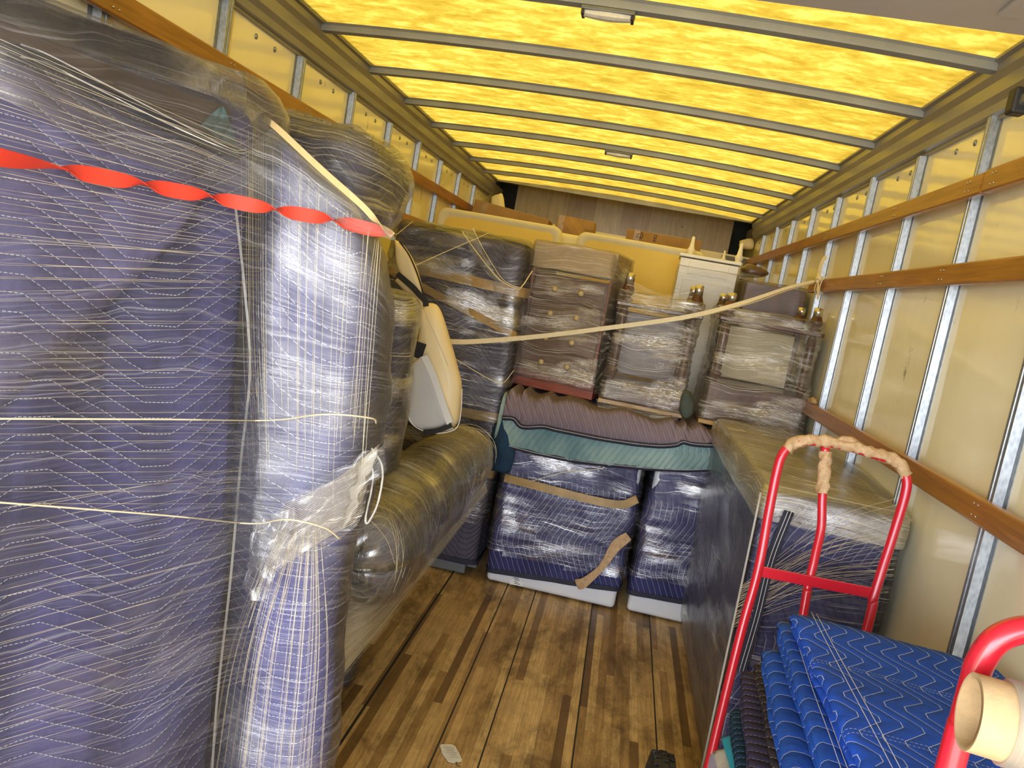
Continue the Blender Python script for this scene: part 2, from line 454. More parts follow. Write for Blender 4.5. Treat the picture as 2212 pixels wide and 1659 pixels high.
def m_floor():
    T = NT('worn_laminated_floor_boards'); c = T.coord('Object'); s = T.n('SeparateXYZ'); T.set(s, 0, c)
    x, y = s.outputs[0], s.outputs[1]
    W = .0330
    xi = T.math('FLOOR', T.math('DIVIDE', x, W))
    wn = T.n('TexWhiteNoise', noise_dimensions='1D'); T.set(wn, 'W', xi)
    yo = T.math('ADD', T.math('DIVIDE', y, 1.1), T.math('MULTIPLY', wn.outputs[0], 7.0))
    cb = T.n('CombineXYZ'); T.set(cb, 0, xi); T.set(cb, 1, T.math('FLOOR', yo))
    w2 = T.n('TexWhiteNoise', noise_dimensions='2D'); T.set(w2, 'Vector', cb.outputs[0])
    base = T.ramp(w2.outputs[0], [(0., (.20, .115, .045)), (.30, (.52, .33, .13)), (.55, (.78, .53, .23)), (1., (.90, .65, .30))])
    grain = T.noise(T.mapping(c, scale=(90, 3.5, 1)), 1.4, 6, .7, .5)
    base = T.mixc(T.ramp(grain, [(.45, 0.), (.75, .6)]), base, (.15, .08, .028))
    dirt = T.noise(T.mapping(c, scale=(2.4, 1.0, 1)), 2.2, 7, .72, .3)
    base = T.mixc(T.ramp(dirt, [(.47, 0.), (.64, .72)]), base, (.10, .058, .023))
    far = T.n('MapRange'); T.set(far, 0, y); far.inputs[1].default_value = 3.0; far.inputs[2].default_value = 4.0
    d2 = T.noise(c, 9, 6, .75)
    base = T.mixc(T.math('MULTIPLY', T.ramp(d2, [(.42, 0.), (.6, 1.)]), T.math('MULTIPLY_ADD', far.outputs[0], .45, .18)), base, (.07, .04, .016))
    # narrow joint between strips, wide dark gap between boards (one every .2985 m)
    fx = T.math('ABSOLUTE', T.math('SUBTRACT', T.math('FRACT', T.math('DIVIDE', x, W)), .5))
    base = T.mixc(T.math('MULTIPLY', T.math('GREATER_THAN', fx, .482), .45), base, (.05, .03, .012))
    gx = T.math('ABSOLUTE', T.math('SUBTRACT', T.math('FRACT', T.math('DIVIDE', T.math('ADD', x, .0), .2985)), .5))
    # scratches and nail heads
    s1 = T.noise(T.mapping(c, scale=(6, 40, 1), rot=(0, 0, .9)), 2, 4, .8); s2 = T.noise(T.mapping(c, scale=(5, 55, 1), rot=(0, 0, -1.15)), 2, 4, .8)
    sc_ = T.math('MAXIMUM', T.ramp(s1, [(.72, 0.), (.75, 1.)]), T.ramp(s2, [(.72, 0.), (.75, 1.)]))
    base = T.mixc(T.math('MULTIPLY', sc_, .55), base, (.66, .48, .24))
    vo = T.n('TexVoronoi'); T.set(vo, 'Vector', c); vo.inputs['Scale'].default_value = 5.5
    base = T.mixc(T.math('MULTIPLY', T.math('LESS_THAN', vo.outputs['Distance'], .035), .8), base, (.05, .045, .04))
    nr = T.bump(T.math('ADD', grain, T.math('MULTIPLY', dirt, .6)), .25, .004)
    return T.done(T.bsdf(base, T.ramp(dirt, [(.4, .34), (.7, .55)]), 0, nr, .4))
def m_ply():
    T = NT('patched_plywood'); c = T.coord(); b = T.n('TexBrick'); T.set(b, 'Vector', T.mapping(c, rot=(math.radians(90), 0, 0)))
    for k, v in (('Color1', (.36, .16, .035, 1)), ('Color2', (.80, .66, .30, 1)), ('Mortar', (.30, .2, .09, 1))): b.inputs[k].default_value = v
    b.inputs['Scale'].default_value = 1.0; b.inputs['Brick Width'].default_value = .27; b.inputs['Row Height'].default_value = .9; b.inputs['Mortar Size'].default_value = .001; b.squash = 1.7; b.squash_frequency = 2
    b.inputs['Bias'].default_value = .0
    g = T.noise(T.mapping(c, scale=(12, 1, 1.5)), 2, 6, .7, .8); k = T.noise(T.mapping(c, scale=(1, 1, 2)), 6, 5, .7)
    cc = T.mixc(T.ramp(g, [(.4, 0.), (.8, .55)]), b.outputs[0], (.22, .13, .05)); cc = T.mixc(T.ramp(k, [(.66, 0.), (.7, .8)]), cc, (.06, .03, .01))
    return T.done(T.bsdf(cc, .22, 0, None, .5, .5, .15))
def m_tape():
    T = NT('tan_packing_tape'); n = T.noise(T.coord(), 40, 4, .7)
    cc = T.ramp(n, [(.3, (.45, .27, .12)), (.7, (.72, .50, .28))])
    return T.done(T.bsdf(cc, .35, 0, T.bump(T.noise(T.mapping(T.coord(), scale=(1, 1, 1)), 70, 5, .7), 1.0, .006), .5))

def m_red():
    T = NT('scuffed_red_enamel'); c = T.coord()
    sm = T.ramp(T.noise(T.mapping(c, scale=(1, 1, .5)), 45, 5, .75), [(.66, 0.), (.70, 1.)])
    lt = T.ramp(T.noise(c, 28, 6, .8), [(.70, 0.), (.73, 1.)])
    cc = T.mixc(T.math('MULTIPLY', sm, .8), (.62, .014, .03), (.06, .02, .02)); cc = T.mixc(T.math('MULTIPLY', lt, .6), cc, (.85, .45, .40))
    return T.done(T.bsdf(cc, .28, 0, None, .5, .5))
M_ = dict(
    roof=m_roof(), wall=m_wall(), galv=m_galv(), floor=m_floor(), ply=m_ply(), tape=m_tape(),
    rail=m_wood('varnished_tie_rail', (.20, .070, .010), (.42, .18, .026)),
    alu=plain('roof_rail_aluminium', (.34, .33, .29), .4, .5, .15, 6, stretch=(1, .3, 1)),
    bow=plain('painted_roof_bow', (.30, .32, .33), .5, .1, .1, 6),
    dark=plain('dark_joint_and_shade', (.03, .03, .025), .8),
    black=plain('black_rubber', (.02, .02, .02), .55, 0, .2, 30, .2),
    red=m_red(),
    redstrap=plain('red_webbing', (.78, .055, .025), .6, 0, .08, 30),
    cream=plain('cream_webbing', (.80, .70, .46), .7, 0, .06, 60),
    creamcloth=plain('cream_vinyl', (.80, .66, .38), .45, 0, .05, 5, .1),
    greyvinyl=plain('light_grey_vinyl', (.56, .55, .52), .45, 0, .06, 4, .05),
    white=plain('white_enamel', (.78, .80, .82), .25, 0, .03, 4, 0, .5, .4),
    whitewood=plain('white_painted_wood', (.90, .87, .78), .38, 0, .03, 4),
    darkwood=m_wood('dark_cherry_wood', (.045, .014, .008), (.12, .038, .018), .3, (6, 6, .8)),
    brownwood=m_wood('walnut_drawer_fronts', (.10, .052, .036), (.20, .11, .08), .35, (3, 3, 20)),
    redwood=m_wood('reddish_plinth', (.20, .045, .025), (.30, .08, .045), .4, (2, 2, 30)),
    oak=m_wood('golden_oak_edge', (.30, .16, .035), (.50, .29, .07), .4, (2, 2, 30)),
    straw=plain('straw_webbing', (.60, .44, .19), .7, 0, .06, 60),
    card=plain('corrugated_cardboard', (.42, .255, .11), .8, 0, .12, 9, .1),
    cardtop=plain('pale_cardboard_cap', (.56, .40, .22), .7, 0, .12, 7, .1),
    core=plain('cardboard_core', (.60, .42, .22), .7, 0, .15, 40, .15),
    ink=plain('black_ink', (.03, .03, .03), .6),
    paper=plain('white_paper', (.85, .85, .80), .6, 0, .03, 20),
    metal=plain('brushed_metal_cap', (.62, .58, .50), .25, .9, .1, 40),
    knob=plain('wooden_knob', (.50, .38, .18), .4),
    mattress=plain('yellow_mattress_ticking', (.92, .68, .15), .6, 0, .05, 3, .15),
    piping=plain('cream_mattress_border', (.82, .76, .56), .6, 0, .04, 12, .2),
    door=plain('grey_door_panel', (.42, .38, .34), .4, 0, .1, 2),
    thread=plain('white_thread', (.85, .83, .78), .6),
    lens=plain('clear_lamp_lens', (.72, .70, .60), .15, 0, .1, 60, .3),
    brownwrap=plain('brown_leather_top', (.14, .085, .05), .35, 0, .3, 7, .2),
    blackcloth=plain('black_mesh_cloth', (.012, .012, .012), .8),
    olive=plain('dark_olive_cloth', (.06, .075, .055), .7, 0, .3, 12, .2),
    brownband=plain('brown_tape_band', (.40, .27, .11), .3, 0, .2, 14, .2),
    greyplastic=plain('grey_plastic', (.16, .17, .17), .4),
)
BL = (.80, .82, .90)
M_.update(
    q_near=quilt('quilt_periwinkle', (.135, .135, .36), BL, .030, .46, .05, c2=(.085, .085, .19), dash=.0085, linew=.022, pillow=.5, fold=(1.3, 1.3, .22), stops=(.40, .60)),  # tall darker patches paint the shade of folds into the cloth colour
    q_near2=quilt('quilt_lavender', (.23, .22, .44), BL, .030, .46, .05, c2=(.12, .115, .24), dash=.0085, linew=.022, pillow=.5, fold=(1.3, 1.3, .3), stops=(.38, .62)),  # fold shade painted into the colour here too
    q_navy=quilt('quilt_navy', (.060, .062, .185), (.30, .29, .42), .028, .56, .05, turn=True, fade=.4, linew=.05, pillow=.9, dash=.9),
    q_grey=quilt('quilt_slate', (.115, .105, .15), (.24, .22, .26), .030, .26, .04, turn=False, fade=.4, linew=.05, pillow=.9, dash=.9),
    q_mauve=quilt('quilt_mauve', (.25, .195, .235), (.50, .44, .43), .030, .30, .035, turn=True, fade=.25, linew=.03, pillow=.8, dash=.9),
    q_teal=quilt('quilt_teal', (.36, .50, .46), (.56, .66, .56), .030, .30, .03, turn=True, fade=.5, c2=(.10, .21, .24), linew=.04, pillow=.7, dash=.9),
    q_royal=quilt('quilt_royal', (.026, .11, .64), (.62, .70, .85), .034, .13, .022, turn=True, band=.26, fade=.15, linew=.02, pillow=.35, dash=.9, rough=.7),
    q_royal2=quilt('quilt_royal_worn', (.028, .12, .58), (.62, .70, .85), .052, .16, .022, fade=.25, linew=.014, pillow=.4, dash=.9, rough=.7),
    q_plum=quilt('quilt_plum', (.062, .055, .115), (.30, .26, .34), .030, .20, .03, fade=.3, linew=.03, pillow=.6),
    q_brown=quilt('quilt_brown', (.055, .045, .050), (.42, .32, .30), .034, .20, .03, fade=.3, linew=.03, pillow=.6),
    q_dteal=quilt('quilt_dark_teal', (.022, .060, .12), (.25, .36, .45), .026, .2, .03, fade=.3, linew=.03, pillow=.6),
    turq=plain('turquoise_cloth', (.02, .32, .42), .7, 0, .1, 30, .2),
    lilac=plain('lilac_cloth', (.42, .40, .62), .8, 0, .15, 30, .2),
    beige=plain('beige_cloth', (.50, .46, .38), .8, 0, .12, 30, .3),
    binding=plain('dark_binding', (.022, .024, .045), .7, 0, .2, 20),
    f_near=film('film_near', 0.03, .30, haze=.03, streak=.30, gloss=.28, rough=.22, su=1.2, sv=210, low=2.5, tint=(.86, .84, .86)),
    f_near2=film('film_near_diagonal', .0, .12, haze=.06, streak=.45, gloss=.3, rough=.2, su=1.1, sv=240, low=3, tint=(.88, .85, .76)),
    f_col=film('film_column', math.pi / 2, math.pi / 2 + .16, haze=.04, streak=.40, gloss=.5, rough=.2, cov=.6, su=1.5, sv=230, low=3, tint=(.90, .88, .84), bump=.8),
    f_roll=film('film_roll_gold_light', .5, -.35, haze=.20, streak=.40, gloss=1.1, rough=.18, cov=1.0, su=2.5, sv=180, low=4, tint=(1.0, .90, .62)),  # gold tint and haze put the yellow roof's reflection into the film colour
    f_box=film('film_box', .02, .3, haze=.02, streak=.25, gloss=1.3, rough=.12, cov=.5, su=2.2, sv=150, low=2.4, tint=(.9, .88, .82), bump=.6),
    f_chest=film('film_chest', .05, .45, haze=.05, streak=.62, gloss=1.2, rough=.10, su=2.0, sv=170, low=4, cov=.6, tint=(.92, .87, .72), bump=1.4),
    f_thin=film('film_thin', .03, .3, haze=.05, streak=.35, gloss=.15, rough=.2, su=2, sv=200, low=3, tint=(.92, .87, .74), bump=.6),
    f_right=film('film_right_chest', .75, .15, haze=.02, streak=.40, gloss=.9, rough=.16, cov=.5, su=1.6, sv=170, low=2.6, tint=(.88, .90, .92)),
    f_loose=film('film_loose', .0, .3, haze=.04, streak=.5, gloss=.8, rough=.15, su=3, sv=90, low=6),
    f_fold=film('film_folded_edge', .0, .1, haze=.35, streak=.4, gloss=.7, rough=.2, su=6, sv=60),
)

# ---------------------------------------------------------------- the truck body
XL, XR, Y0, Y1, H = -1.49, .97, -1.0, 7.42, 2.44
def struct(o, label=None): return tag(o, label, None, None, 'structure')
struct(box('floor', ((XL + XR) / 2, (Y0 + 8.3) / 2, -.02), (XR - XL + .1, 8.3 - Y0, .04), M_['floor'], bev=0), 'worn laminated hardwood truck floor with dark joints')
# board joints: real grooves laid as thin dark inlays
i = 2
for xs in (-1.24, -.94, -.64, -.343, -.193, .106, .402, .70):
    struct(box('trim_%d' % i, (xs, 3.6, .0006), (.0055 if xs != -.64 else .009, 8.8, .0016), M_['dark'], bev=0), 'dark joint between two floor boards'); i += 1
for nm, xw, s in (('wall_left', XL, -1), ('wall_right', XR, 1)):
    wl = struct(box(nm, (xw + s * .01, (Y0 + 8.3) / 2, H / 2), (.02, 8.3 - Y0, H), M_['wall'], bev=0), 'glossy off-white fibreglass side wall of the truck')
    # rivets under the roof rail
    rv = []
    for k in range(46):
        y = -.6 + k * .2 - (0.05 if k % 3 == 0 else 0)
        if y > 7.3: break
        if s > 0: ph = (y - 2.06) % .6
        else: ph = (y - 1.97) % .597
        if ph < .07 or ph > .53: continue
        rv.append(lathe_raw([(.0105, 0), (.010, .003), (.006, .005), (.001, .006)], (xw, y, 2.25), (-s, 0, 0), 10))
    r_ = fuse('rivet', rv, M_['galv'], wl, True); r_['kind'] = 'stuff'
# roof skin with a slight crown
def crown(x): return .035 * (1 - ((x - (XL + XR) / 2) / ((XR - XL) / 2)) ** 2)
N = 14; vs = []; fs = []
for j, (y, dz) in enumerate(((Y0, 0), (Y1, 0))):
    for t in (0, .006):
        for k in range(N + 1):
            x = XL + .03 + (XR - XL - .06) * k / N; vs.append(V(x, y, H + crown(x) + t))
n1 = N + 1
for k in range(N): fs.append([k, k + 1, 2 * n1 + k + 1, 2 * n1 + k])
struct(mesh('ceiling', vs[:n1] + vs[2 * n1:3 * n1], [[k, k + 1, n1 + k + 1, n1 + k] for k in range(N)], M_['roof']), 'translucent mottled yellow fibreglass roof')
cx = (XL + XR) / 2
struct(fuse('trim_12', [raw_box((cx, 7.92, 2.64), (2.60, 1.0, .03)), raw_box((cx, 7.43, 2.56), (2.60, .02, .19)), raw_box((XL - .03, 7.92, 2.53), (.02, 1.0, .26)), raw_box((XR + .03, 7.92, 2.53), (.02, 1.0, .26))], M_['dark']), 'opaque hood over the cab attic')  # attic roof and sides; the attic's shade is in their near-black colour
# roof rails
rp_ = [(0, 2.285), (0, 2.47), (.075, 2.47), (.075, 2.435), (.062, 2.43), (.060, 2.405), (.048, 2.385), (.046, 2.345), (.034, 2.325), (.030, 2.30), (.012, 2.295), (.012, 2.285)]
v, f = prism([(XR - a, b) for a, b in rp_], Y0, Y1); struct(mesh('trim_13', v, f, M_['alu'], smooth=False), 'extruded aluminium roof rail along the right wall')
v, f = prism([(XL + a, b) for a, b in rp_], Y0, Y1); struct(mesh('trim_14', v, f, M_['alu'], smooth=False), 'extruded aluminium roof rail along the left wall')
# roof bows
i = 20
for k in range(-5, 8):
    y = 2.62 + .60 * k
    parts = []; NN = 18; vs = []; fs = []
    for j in range(NN + 1):
        x = XL + .06 + (XR - XL - .12) * j / NN; zt = H + crown(x) - .003; zb = zt - .030 - .012 * (1 - ((x - (XL + XR) / 2) / 1.2) ** 2) * .0
        for yy, zz in ((y - .032, zt), (y - .024, zt - .008), (y - .021, zb), (y + .021, zb), (y + .024, zt - .008), (y + .032, zt)):
            vs.append(V(x, yy, zz))
    for j in range(NN):
        for q in range(6):
            fs.append([j * 6 + q, j * 6 + (q + 1) % 6, (j + 1) * 6 + (q + 1) % 6, (j + 1) * 6 + q])
    fs += [list(range(6)), [NN * 6 + q for q in range(6)]]
    struct(mesh('trim_%d' % i, vs, fs, M_['bow'], smooth=False), 'grey steel roof bow crossing under the yellow roof'); i += 1
struct(box('trim_34', ((XL + XR) / 2, Y1, H + .015), (2.36, .05, .05), M_['alu'], bev=.003), 'aluminium header trim at the front end of the roof')
# wall studs
hat = [(-.036, 0), (-.036, .002), (-.020, .003), (-.016, .026), (-.004, .026), (-.003, .023), (.003, .023), (.004, .026), (.016, .026), (.020, .003), (.036, .002), (.036, 0)]
i = 40
for s, xw, y0, dy in ((1, XR, 2.06, .6), (-1, XL, 1.97, .597)):
    for k in range(-4, 9):
        y = y0 + dy * k
        v, f = prism([(xw - s * b, y + a) for a, b in hat], 0.0, 2.30 if k % 2 else 2.285, 'z')
        st = struct(mesh('trim_%d' % i, v, f, M_['galv'], smooth=False), 'galvanized steel wall stud on the %s wall' % ('right' if s > 0 else 'left'))
        struct(box('trim_%d' % (i + 100), (xw - s * .0015, y + .052, 1.14), (.003, .03, 2.28), M_['creamcloth'], bev=0), 'pale joint strip beside a stud on the %s wall' % ('right' if s > 0 else 'left'))
        rv = [lathe_raw([(.009, 0), (.009, .003), (.005, .005), (.001, .006)], (xw - s * .003, y + (.026), z), (-s, 0, 0), 10) for z in (2.26, 1.0, .55)]
        fuse('bolt', rv, M_['metal'], st, True)['kind'] = 'stuff'
        i += 1
# tie rails
def tie(name, xw, s, z0, z1, ya, yb, lab, screws):
    o = struct(box(name, (xw - s * .040, (ya + yb) / 2, (z0 + z1) / 2), (.026, yb - ya, z1 - z0), M_['rail'], bev=.006, seg=3), lab)
    if screws:
        fuse('screw', [lathe_raw([(.004, 0), (.0035, .002), (.001, .0022)], (xw - s * .053, y + dy_, z), (-s, 0, 0), 8) for y in screws for dy_ in (-.012, .012) for z in (z0 + .018, z1 - .018)], M_['metal'], o, True)['kind'] = 'stuff'
tie('trim_70', XR, 1, 2.045, 2.112, Y0, 2.52, 'near piece of the upper varnished wood tie rail on the right wall', [2.45])
tie('trim_71', XR, 1, 2.045, 2.108, 2.525, 7.4, 'far piece of the upper varnished wood tie rail on the right wall', [2.62, 3.3, 4.4])
tie('trim_72', XR, 1, 1.780, 1.845, Y0, 4.55, 'middle varnished wood tie rail on the right wall', [2.66, 3.27])
tie('trim_73', XR, 1, 1.180, 1.245, Y0, 7.4, 'lower varnished wood tie rail on the right wall', [2.06, 2.66])
tie('trim_74', XL, -1, 2.045, 2.112, Y0, 7.4, 'upper varnished wood tie rail on the left wall', [1.97, 2.57, 3.2])
tie('trim_75', XL, -1, 1.780, 1.845, Y0, 7.4, 'lower varnished wood tie rail on the left wall', [])
# front wall with the cab attic opening
struct(box('wall_back', (-.25, 8.0, 1.31), (2.12, .03, 2.62), M_['ply'], bev=0), 'patched plywood at the front of the cab attic')
struct(box('wall_front', (-.26, 8.2, 1.2), (2.6, .05, 2.7), M_['dark'], bev=0), 'near-black panel for the shaded recess around the cab attic plywood')  # flat sheet; shade of the recess put into its near-black colour
struct(box('trim_80', (-.1, 7.5, 2.10), (2.2, .05, .075), M_['whitewood'], bev=.004), 'pale painted board along the attic edge')
struct(box('trim_81', (.82, 7.46, 2.085), (.22, .03, .07), M_['greyplastic'], bev=.004), 'grey steel bracket at the right end of the attic board')
struct(box('trim_82', (.62, 7.45, 1.99), (.42, .03, .09), M_['galv'], bev=.004), 'galvanized plate under the attic board')
# overhead door stored under the roof, its track and stop
dr = struct(box('door_1', (-.26, .42, 2.262), (2.28, 2.92, .022), M_['door'], bev=.004), 'grey roll-up door panels stored under the roof')
for x in (-1.0, -.26, .30, .62): box('door_stile', (x, .38, 2.246), (.05, 2.78, .012), M_['door'], dr, bev=.004)
struct(box('trim_83', (.925, .65, 2.275), (.035, 3.5, .03), M_['galv'], bev=.006), 'steel roll-up door track on the right wall')
struct(box('trim_84', (.915, 2.405, 2.275), (.045, .05, .07), M_['black'], bev=.008), 'black rubber stop at the end of the door track')

# ceiling lamps on the bows
def lamp(x, y, lab):
    L = thing('ceiling_lamp', (x, y, H), lab, 'lamp')
    z = H + crown(x) - .036
    box('lamp_base', (x, y, z - .006), (.17, .052, .014), M_['greyplastic'], L, .004)
    vs, fs = [], []
    prof = [(-.022, 0), (-.020, -.014), (-.010, -.020), (.010, -.020), (.020, -.014), (.022, 0)]
    for j in range(13):
        t = j / 12; sx = (t - .5) * .15; e = .75 + .25 * math.sin(math.pi * t)
        for a, b in prof: vs.append(V(x + sx, y + a * e, z - .012 + b * e))
    for j in range(12):
        for q in range(5): fs.append([j * 6 + q, j * 6 + q + 1, (j + 1) * 6 + q + 1, (j + 1) * 6 + q])
    fs += [[0, 1, 2, 3, 4, 5], [72 + q for q in range(6)]]
    mesh('lamp_lens', vs, fs, M_['lens'], L, smooth=False)
    for e in (-1, 1): box('lamp_clip', (x + e * .078, y, z - .016), (.010, .05, .022), M_['black'], L, .002)
    tube('lamp_cable', [(x + .085, y, z + .0), (x + .12, y - .01, z + .01), (x + .17, y - .015, z + .02)], .003, M_['greyplastic'], L, 6, 4)
lamp(-.245, 2.62 - .0, 'oblong ceiling lamp on the nearest roof bow at the top edge')
lamp(-.25, 2.62 + .60 * 4, 'small oblong ceiling lamp far back, fifth bow under the roof')

# ---------------------------------------------------------------- near left: tall wrapped cabinet
def strands(name, parent, lines, r, mat, n=5):
    """loose film threads: one mesh"""
    parts = [tube_raw(catmull(p, 6), r, n) for p in lines]
    o = fuse(name, parts, mat, parent, True); o['kind'] = 'stuff'; return o
A = thing('wrapped_cabinet', (-1.15, 1.2, 0), 'tall cabinet under periwinkle quilted blanket and stretch film, nearest on the left', 'wrapped furniture')
fa = [at(0, 50, y=1.15), at(500, 220, y=1.55), at(455, 1659, y=1.55)]
PN = (fa[1] - fa[0]).cross(fa[2] - fa[0]).normalized()
if PN.dot(V(0, 0, CZ) - fa[0]) < 0: PN = -PN
PA = fa[0]
hd = (V(PN.y, -PN.x, 0)).normalized()
if hd.y < 0: hd = -hd
def a_xy(z, s):                                # point on the front face at height z, s metres along from the far right edge towards the camera
    Pe = PA + (fa[1] - PA)                     # far top point
    q = Pe - hd * s; k = -(q - PA).dot(PN)
    d = V(PN.x, PN.y, 0); t = ((PA - V(q.x, q.y, z)).dot(PN)) / d.dot(PN)
    return (q.x + d.x * t, q.y + d.y * t)
back = V(-PN.x, -PN.y, 0).normalized()
def a_quad(z, e=0.):
    p1 = V(*a_xy(z, -.085 - e)); p0 = V(*a_xy(z, 1.25))
    b = V(back.x, back.y)
    dp = .34
    return [tuple(p0.xy), tuple(p1.xy), (max(-1.44, (p1.xy + b * dp).x), (p1.xy + b * dp).y), (max(-1.44, (p0.xy + b * dp).x), (p0.xy + b * dp).y)]
secA = [(0.0, a_quad(0)), (.5, a_quad(.5, -.005)), (.9, a_quad(.9)), (1.3, a_quad(1.3)), (1.70, a_quad(1.70)), (1.815, a_quad(1.815, -.01))]
LA = loft(secA, r=.05, rt=.05, nz=90, ne=50, amp=.022, freq=3.2, stretch=(1.6, 1.6, .45), seed=3, amp2=.006, freq2=14)
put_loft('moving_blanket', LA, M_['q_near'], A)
LAt = loft([(1.70, a_quad(1.70)), (1.828, a_quad(1.825, -.01))], r=.05, rt=.05, nz=10, ne=50, amp=.012, freq=6, seed=9)
def aface(px, py, off): return on_plane(px, py, PA, PN, off)
def strip(name, top, bot, mat, parent, off, thick=.003, lump=.004, uvs=1.0, n=30):
    """sheet between two pixel-traced edges laid on the cabinet face"""
    a = catmull([aface(*p, off) for p in top], 8); b = catmull([aface(*p, off) for p in bot], 8)
    vs, uv = [], []; K = 8; m1 = len(a)
    for i in range(m1):
        ib = i * (len(b) - 1) / (m1 - 1); b_ = b[int(ib)].lerp(b[min(int(ib) + 1, len(b) - 1)], ib - int(ib))
        for k in range(K + 1):
            p = a[i].lerp(b_, k / K)
            p = p + PN * (lump * noise.noise(p * 9) + .005 * math.sin(math.pi * k / K))
            vs.append(p); s = (p - PA).dot(hd); uv.append((s, p.z))
    fs = [[i * (K + 1) + k, i * (K + 1) + k + 1, (i + 1) * (K + 1) + k + 1, (i + 1) * (K + 1) + k] for i in range(m1 - 1) for k in range(K)]
    o = mesh(name, vs, fs, mat, parent, uv=uv)
    md = o.modifiers.new('thick', 'SOLIDIFY'); md.thickness = thick
    return o
strip('wooden_top', [(-60, 25), (60, 75), (250, 150), (480, 235)], [(-60, 75), (60, 125), (250, 225), (482, 330)], M_['brownwrap'], A, .022, .02)
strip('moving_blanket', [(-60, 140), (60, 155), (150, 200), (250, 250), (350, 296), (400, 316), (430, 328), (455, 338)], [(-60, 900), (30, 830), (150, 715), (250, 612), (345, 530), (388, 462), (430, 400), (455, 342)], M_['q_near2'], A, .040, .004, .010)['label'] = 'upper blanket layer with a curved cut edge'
bd = strip('blanket_binding', [(-60, 85), (60, 122), (250, 222), (485, 325)], [(-60, 130), (60, 150), (250, 252), (480, 348)], M_['binding'], A, .050, .004)
for dy_ in (0, 1):
    pts = [(0, 104 + 26 * dy_), (60, 126 + 20 * dy_), (180, 186 + 18 * dy_), (330, 262 + 14 * dy_), (455, 323 + 5 * dy_), (490, 324 + 8 * dy_)]
    tube('stitching', [aface(*p, .060) for p in pts], .0013, M_['thread'], bd, 6, 6)
strip('fabric_patch', [(410, 270), (455, 232), (470, 262)], [(440, 300), (478, 330), (488, 318)], M_['q_teal'], A, .034, .002)['label'] = 'teal corner of cloth showing through the film'
put_loft('stretch_film', LA, M_['f_near'], A, off=.070, ridge=.010, rf=60)
strands('film_strand', A, [[aface(-150, 887, .085), aface(300, 892, .085), aface(520, 895, .09), V(*at(700, 895, y=1.45)), V(*at(800, 903, y=1.50)), V(*at(813, 915, y=1.58))],
                           [aface(-150, 1055, .085), aface(300, 1094, .085), aface(480, 1112, .09), V(*at(620, 1122, y=1.42)), V(*at(700, 1140, y=1.46)), V(*at(735, 1165, y=1.52))]], .0017, M_['cream'], 6)
rnd = random.Random(4)
ln = []
for k in range(46):
    y0_ = 630 + k * 22 + rnd.uniform(-9, 9); sl = (.0 if y0_ < 1080 else -.16 - .12 * min(1, (y0_ - 1080) / 400)) + rnd.uniform(-.02, .02)
    x0 = -150; x1 = rnd.uniform(495, 520)
    ln.append([aface(x0, y0_ , .072), aface((x0 + x1) / 2, y0_ + sl * (x1 - x0) / 2, .074), aface(x1, y0_ + sl * (x1 - x0), .075)])
for k in range(34):
    y0_ = 110 + k * 15 + rnd.uniform(-8, 8); sl = .42 - .0125 * k + rnd.uniform(-.02, .02)
    ln.append([aface(-150, y0_ - sl * 150, .072), aface(510, y0_ + sl * 510, .075)])
strands('film_strand', A, ln, .00028, M_['cream'], 4)

# ---------------------------------------------------------------- tall rounded wrapped bundle beside it
B = thing('wrapped_bundle', (-.64, 1.75, 0), 'tall rounded blanket column with vertical film streaks beside the nearest cabinet', 'wrapped furniture')
def b_quad(z, xl, xr, y0_=1.60, y1_=1.84): return [(xl, y0_ - .03), (xr, y0_ + .02), (xr - .075, y1_), (xl, y1_)]
secB = [(0, b_quad(0, -.76, -.46)), (.40, b_quad(0, -.74, -.462)), (.80, b_quad(0, -.76, -.495)), (1.0, b_quad(0, -.78, -.488)), (1.3, b_quad(0, -.80, -.485)), (1.50, b_quad(0, -.81, -.51)), (1.59, b_quad(0, -.82, -.55))]
LB = loft(secB, r=.11, rt=.05, nz=80, ne=14, nc=9, amp=.022, freq=4, stretch=(1, 1, .5), seed=21, amp2=.006, freq2=20)
def shear_top(L, x0, k, z0):
    vs, fs, uv, n = L
    out = []
    for v in vs:
        t = max(0, min(1, (v.z - z0) / (1.6 - z0)))
        out.append(V(v.x, v.y, v.z + t * max(0, (x0 - v.x)) * k - t * max(0, v.y - 1.62) * 1.1))
    return out, fs, uv, n
LB = shear_top(LB, -.50, .62, 1.15)
put_loft('moving_blanket', LB, M_['q_near'], B)
put_loft('stretch_film', LB, M_['f_col'], B, off=.014, ridge=.012, rf=8)
put_loft('stretch_film', LB, M_['f_near'], B, off=.030, ridge=.004, rf=40, drop=lambda c: c.z < .95 or c.z > 1.62)['label'] = 'horizontal turns of film around the column'
def bp(px, py, y=1.555): return V(*at(px, py, y=y))
rnd = random.Random(11)
ln = []
for k in range(40):
    x0 = rnd.uniform(515, 815); ln.append([bp(x0 + (x0 - 640) * .05, 275 + max(0, x0 - 560) * .93 + rnd.uniform(0, 20), 1.56), bp(x0 * .98 + 8, rnd.uniform(650, 780), 1.545), bp(x0 * .86 + 85, rnd.uniform(880, 1100))])
for k in range(50):
    x0 = rnd.uniform(505, 720); ln.append([bp(640 + (x0 - 600) * .45, 1130 + rnd.uniform(-20, 60)), bp(x0 - 10, 1400, 1.545), bp(x0 - 25 - (720 - x0) * .15, 1665)])
for k in range(34):
    x0 = rnd.uniform(520, 560); ln.append([bp(820 - k * 1.5, 960 + k * 5, 1.52), bp(720 - k, 1040 + k * 4, 1.50), bp(610 - k * 1.5, 1090 + k * 5, 1.50)])
strands('film_strand', B, ln, .0003, M_['cream'], 4)
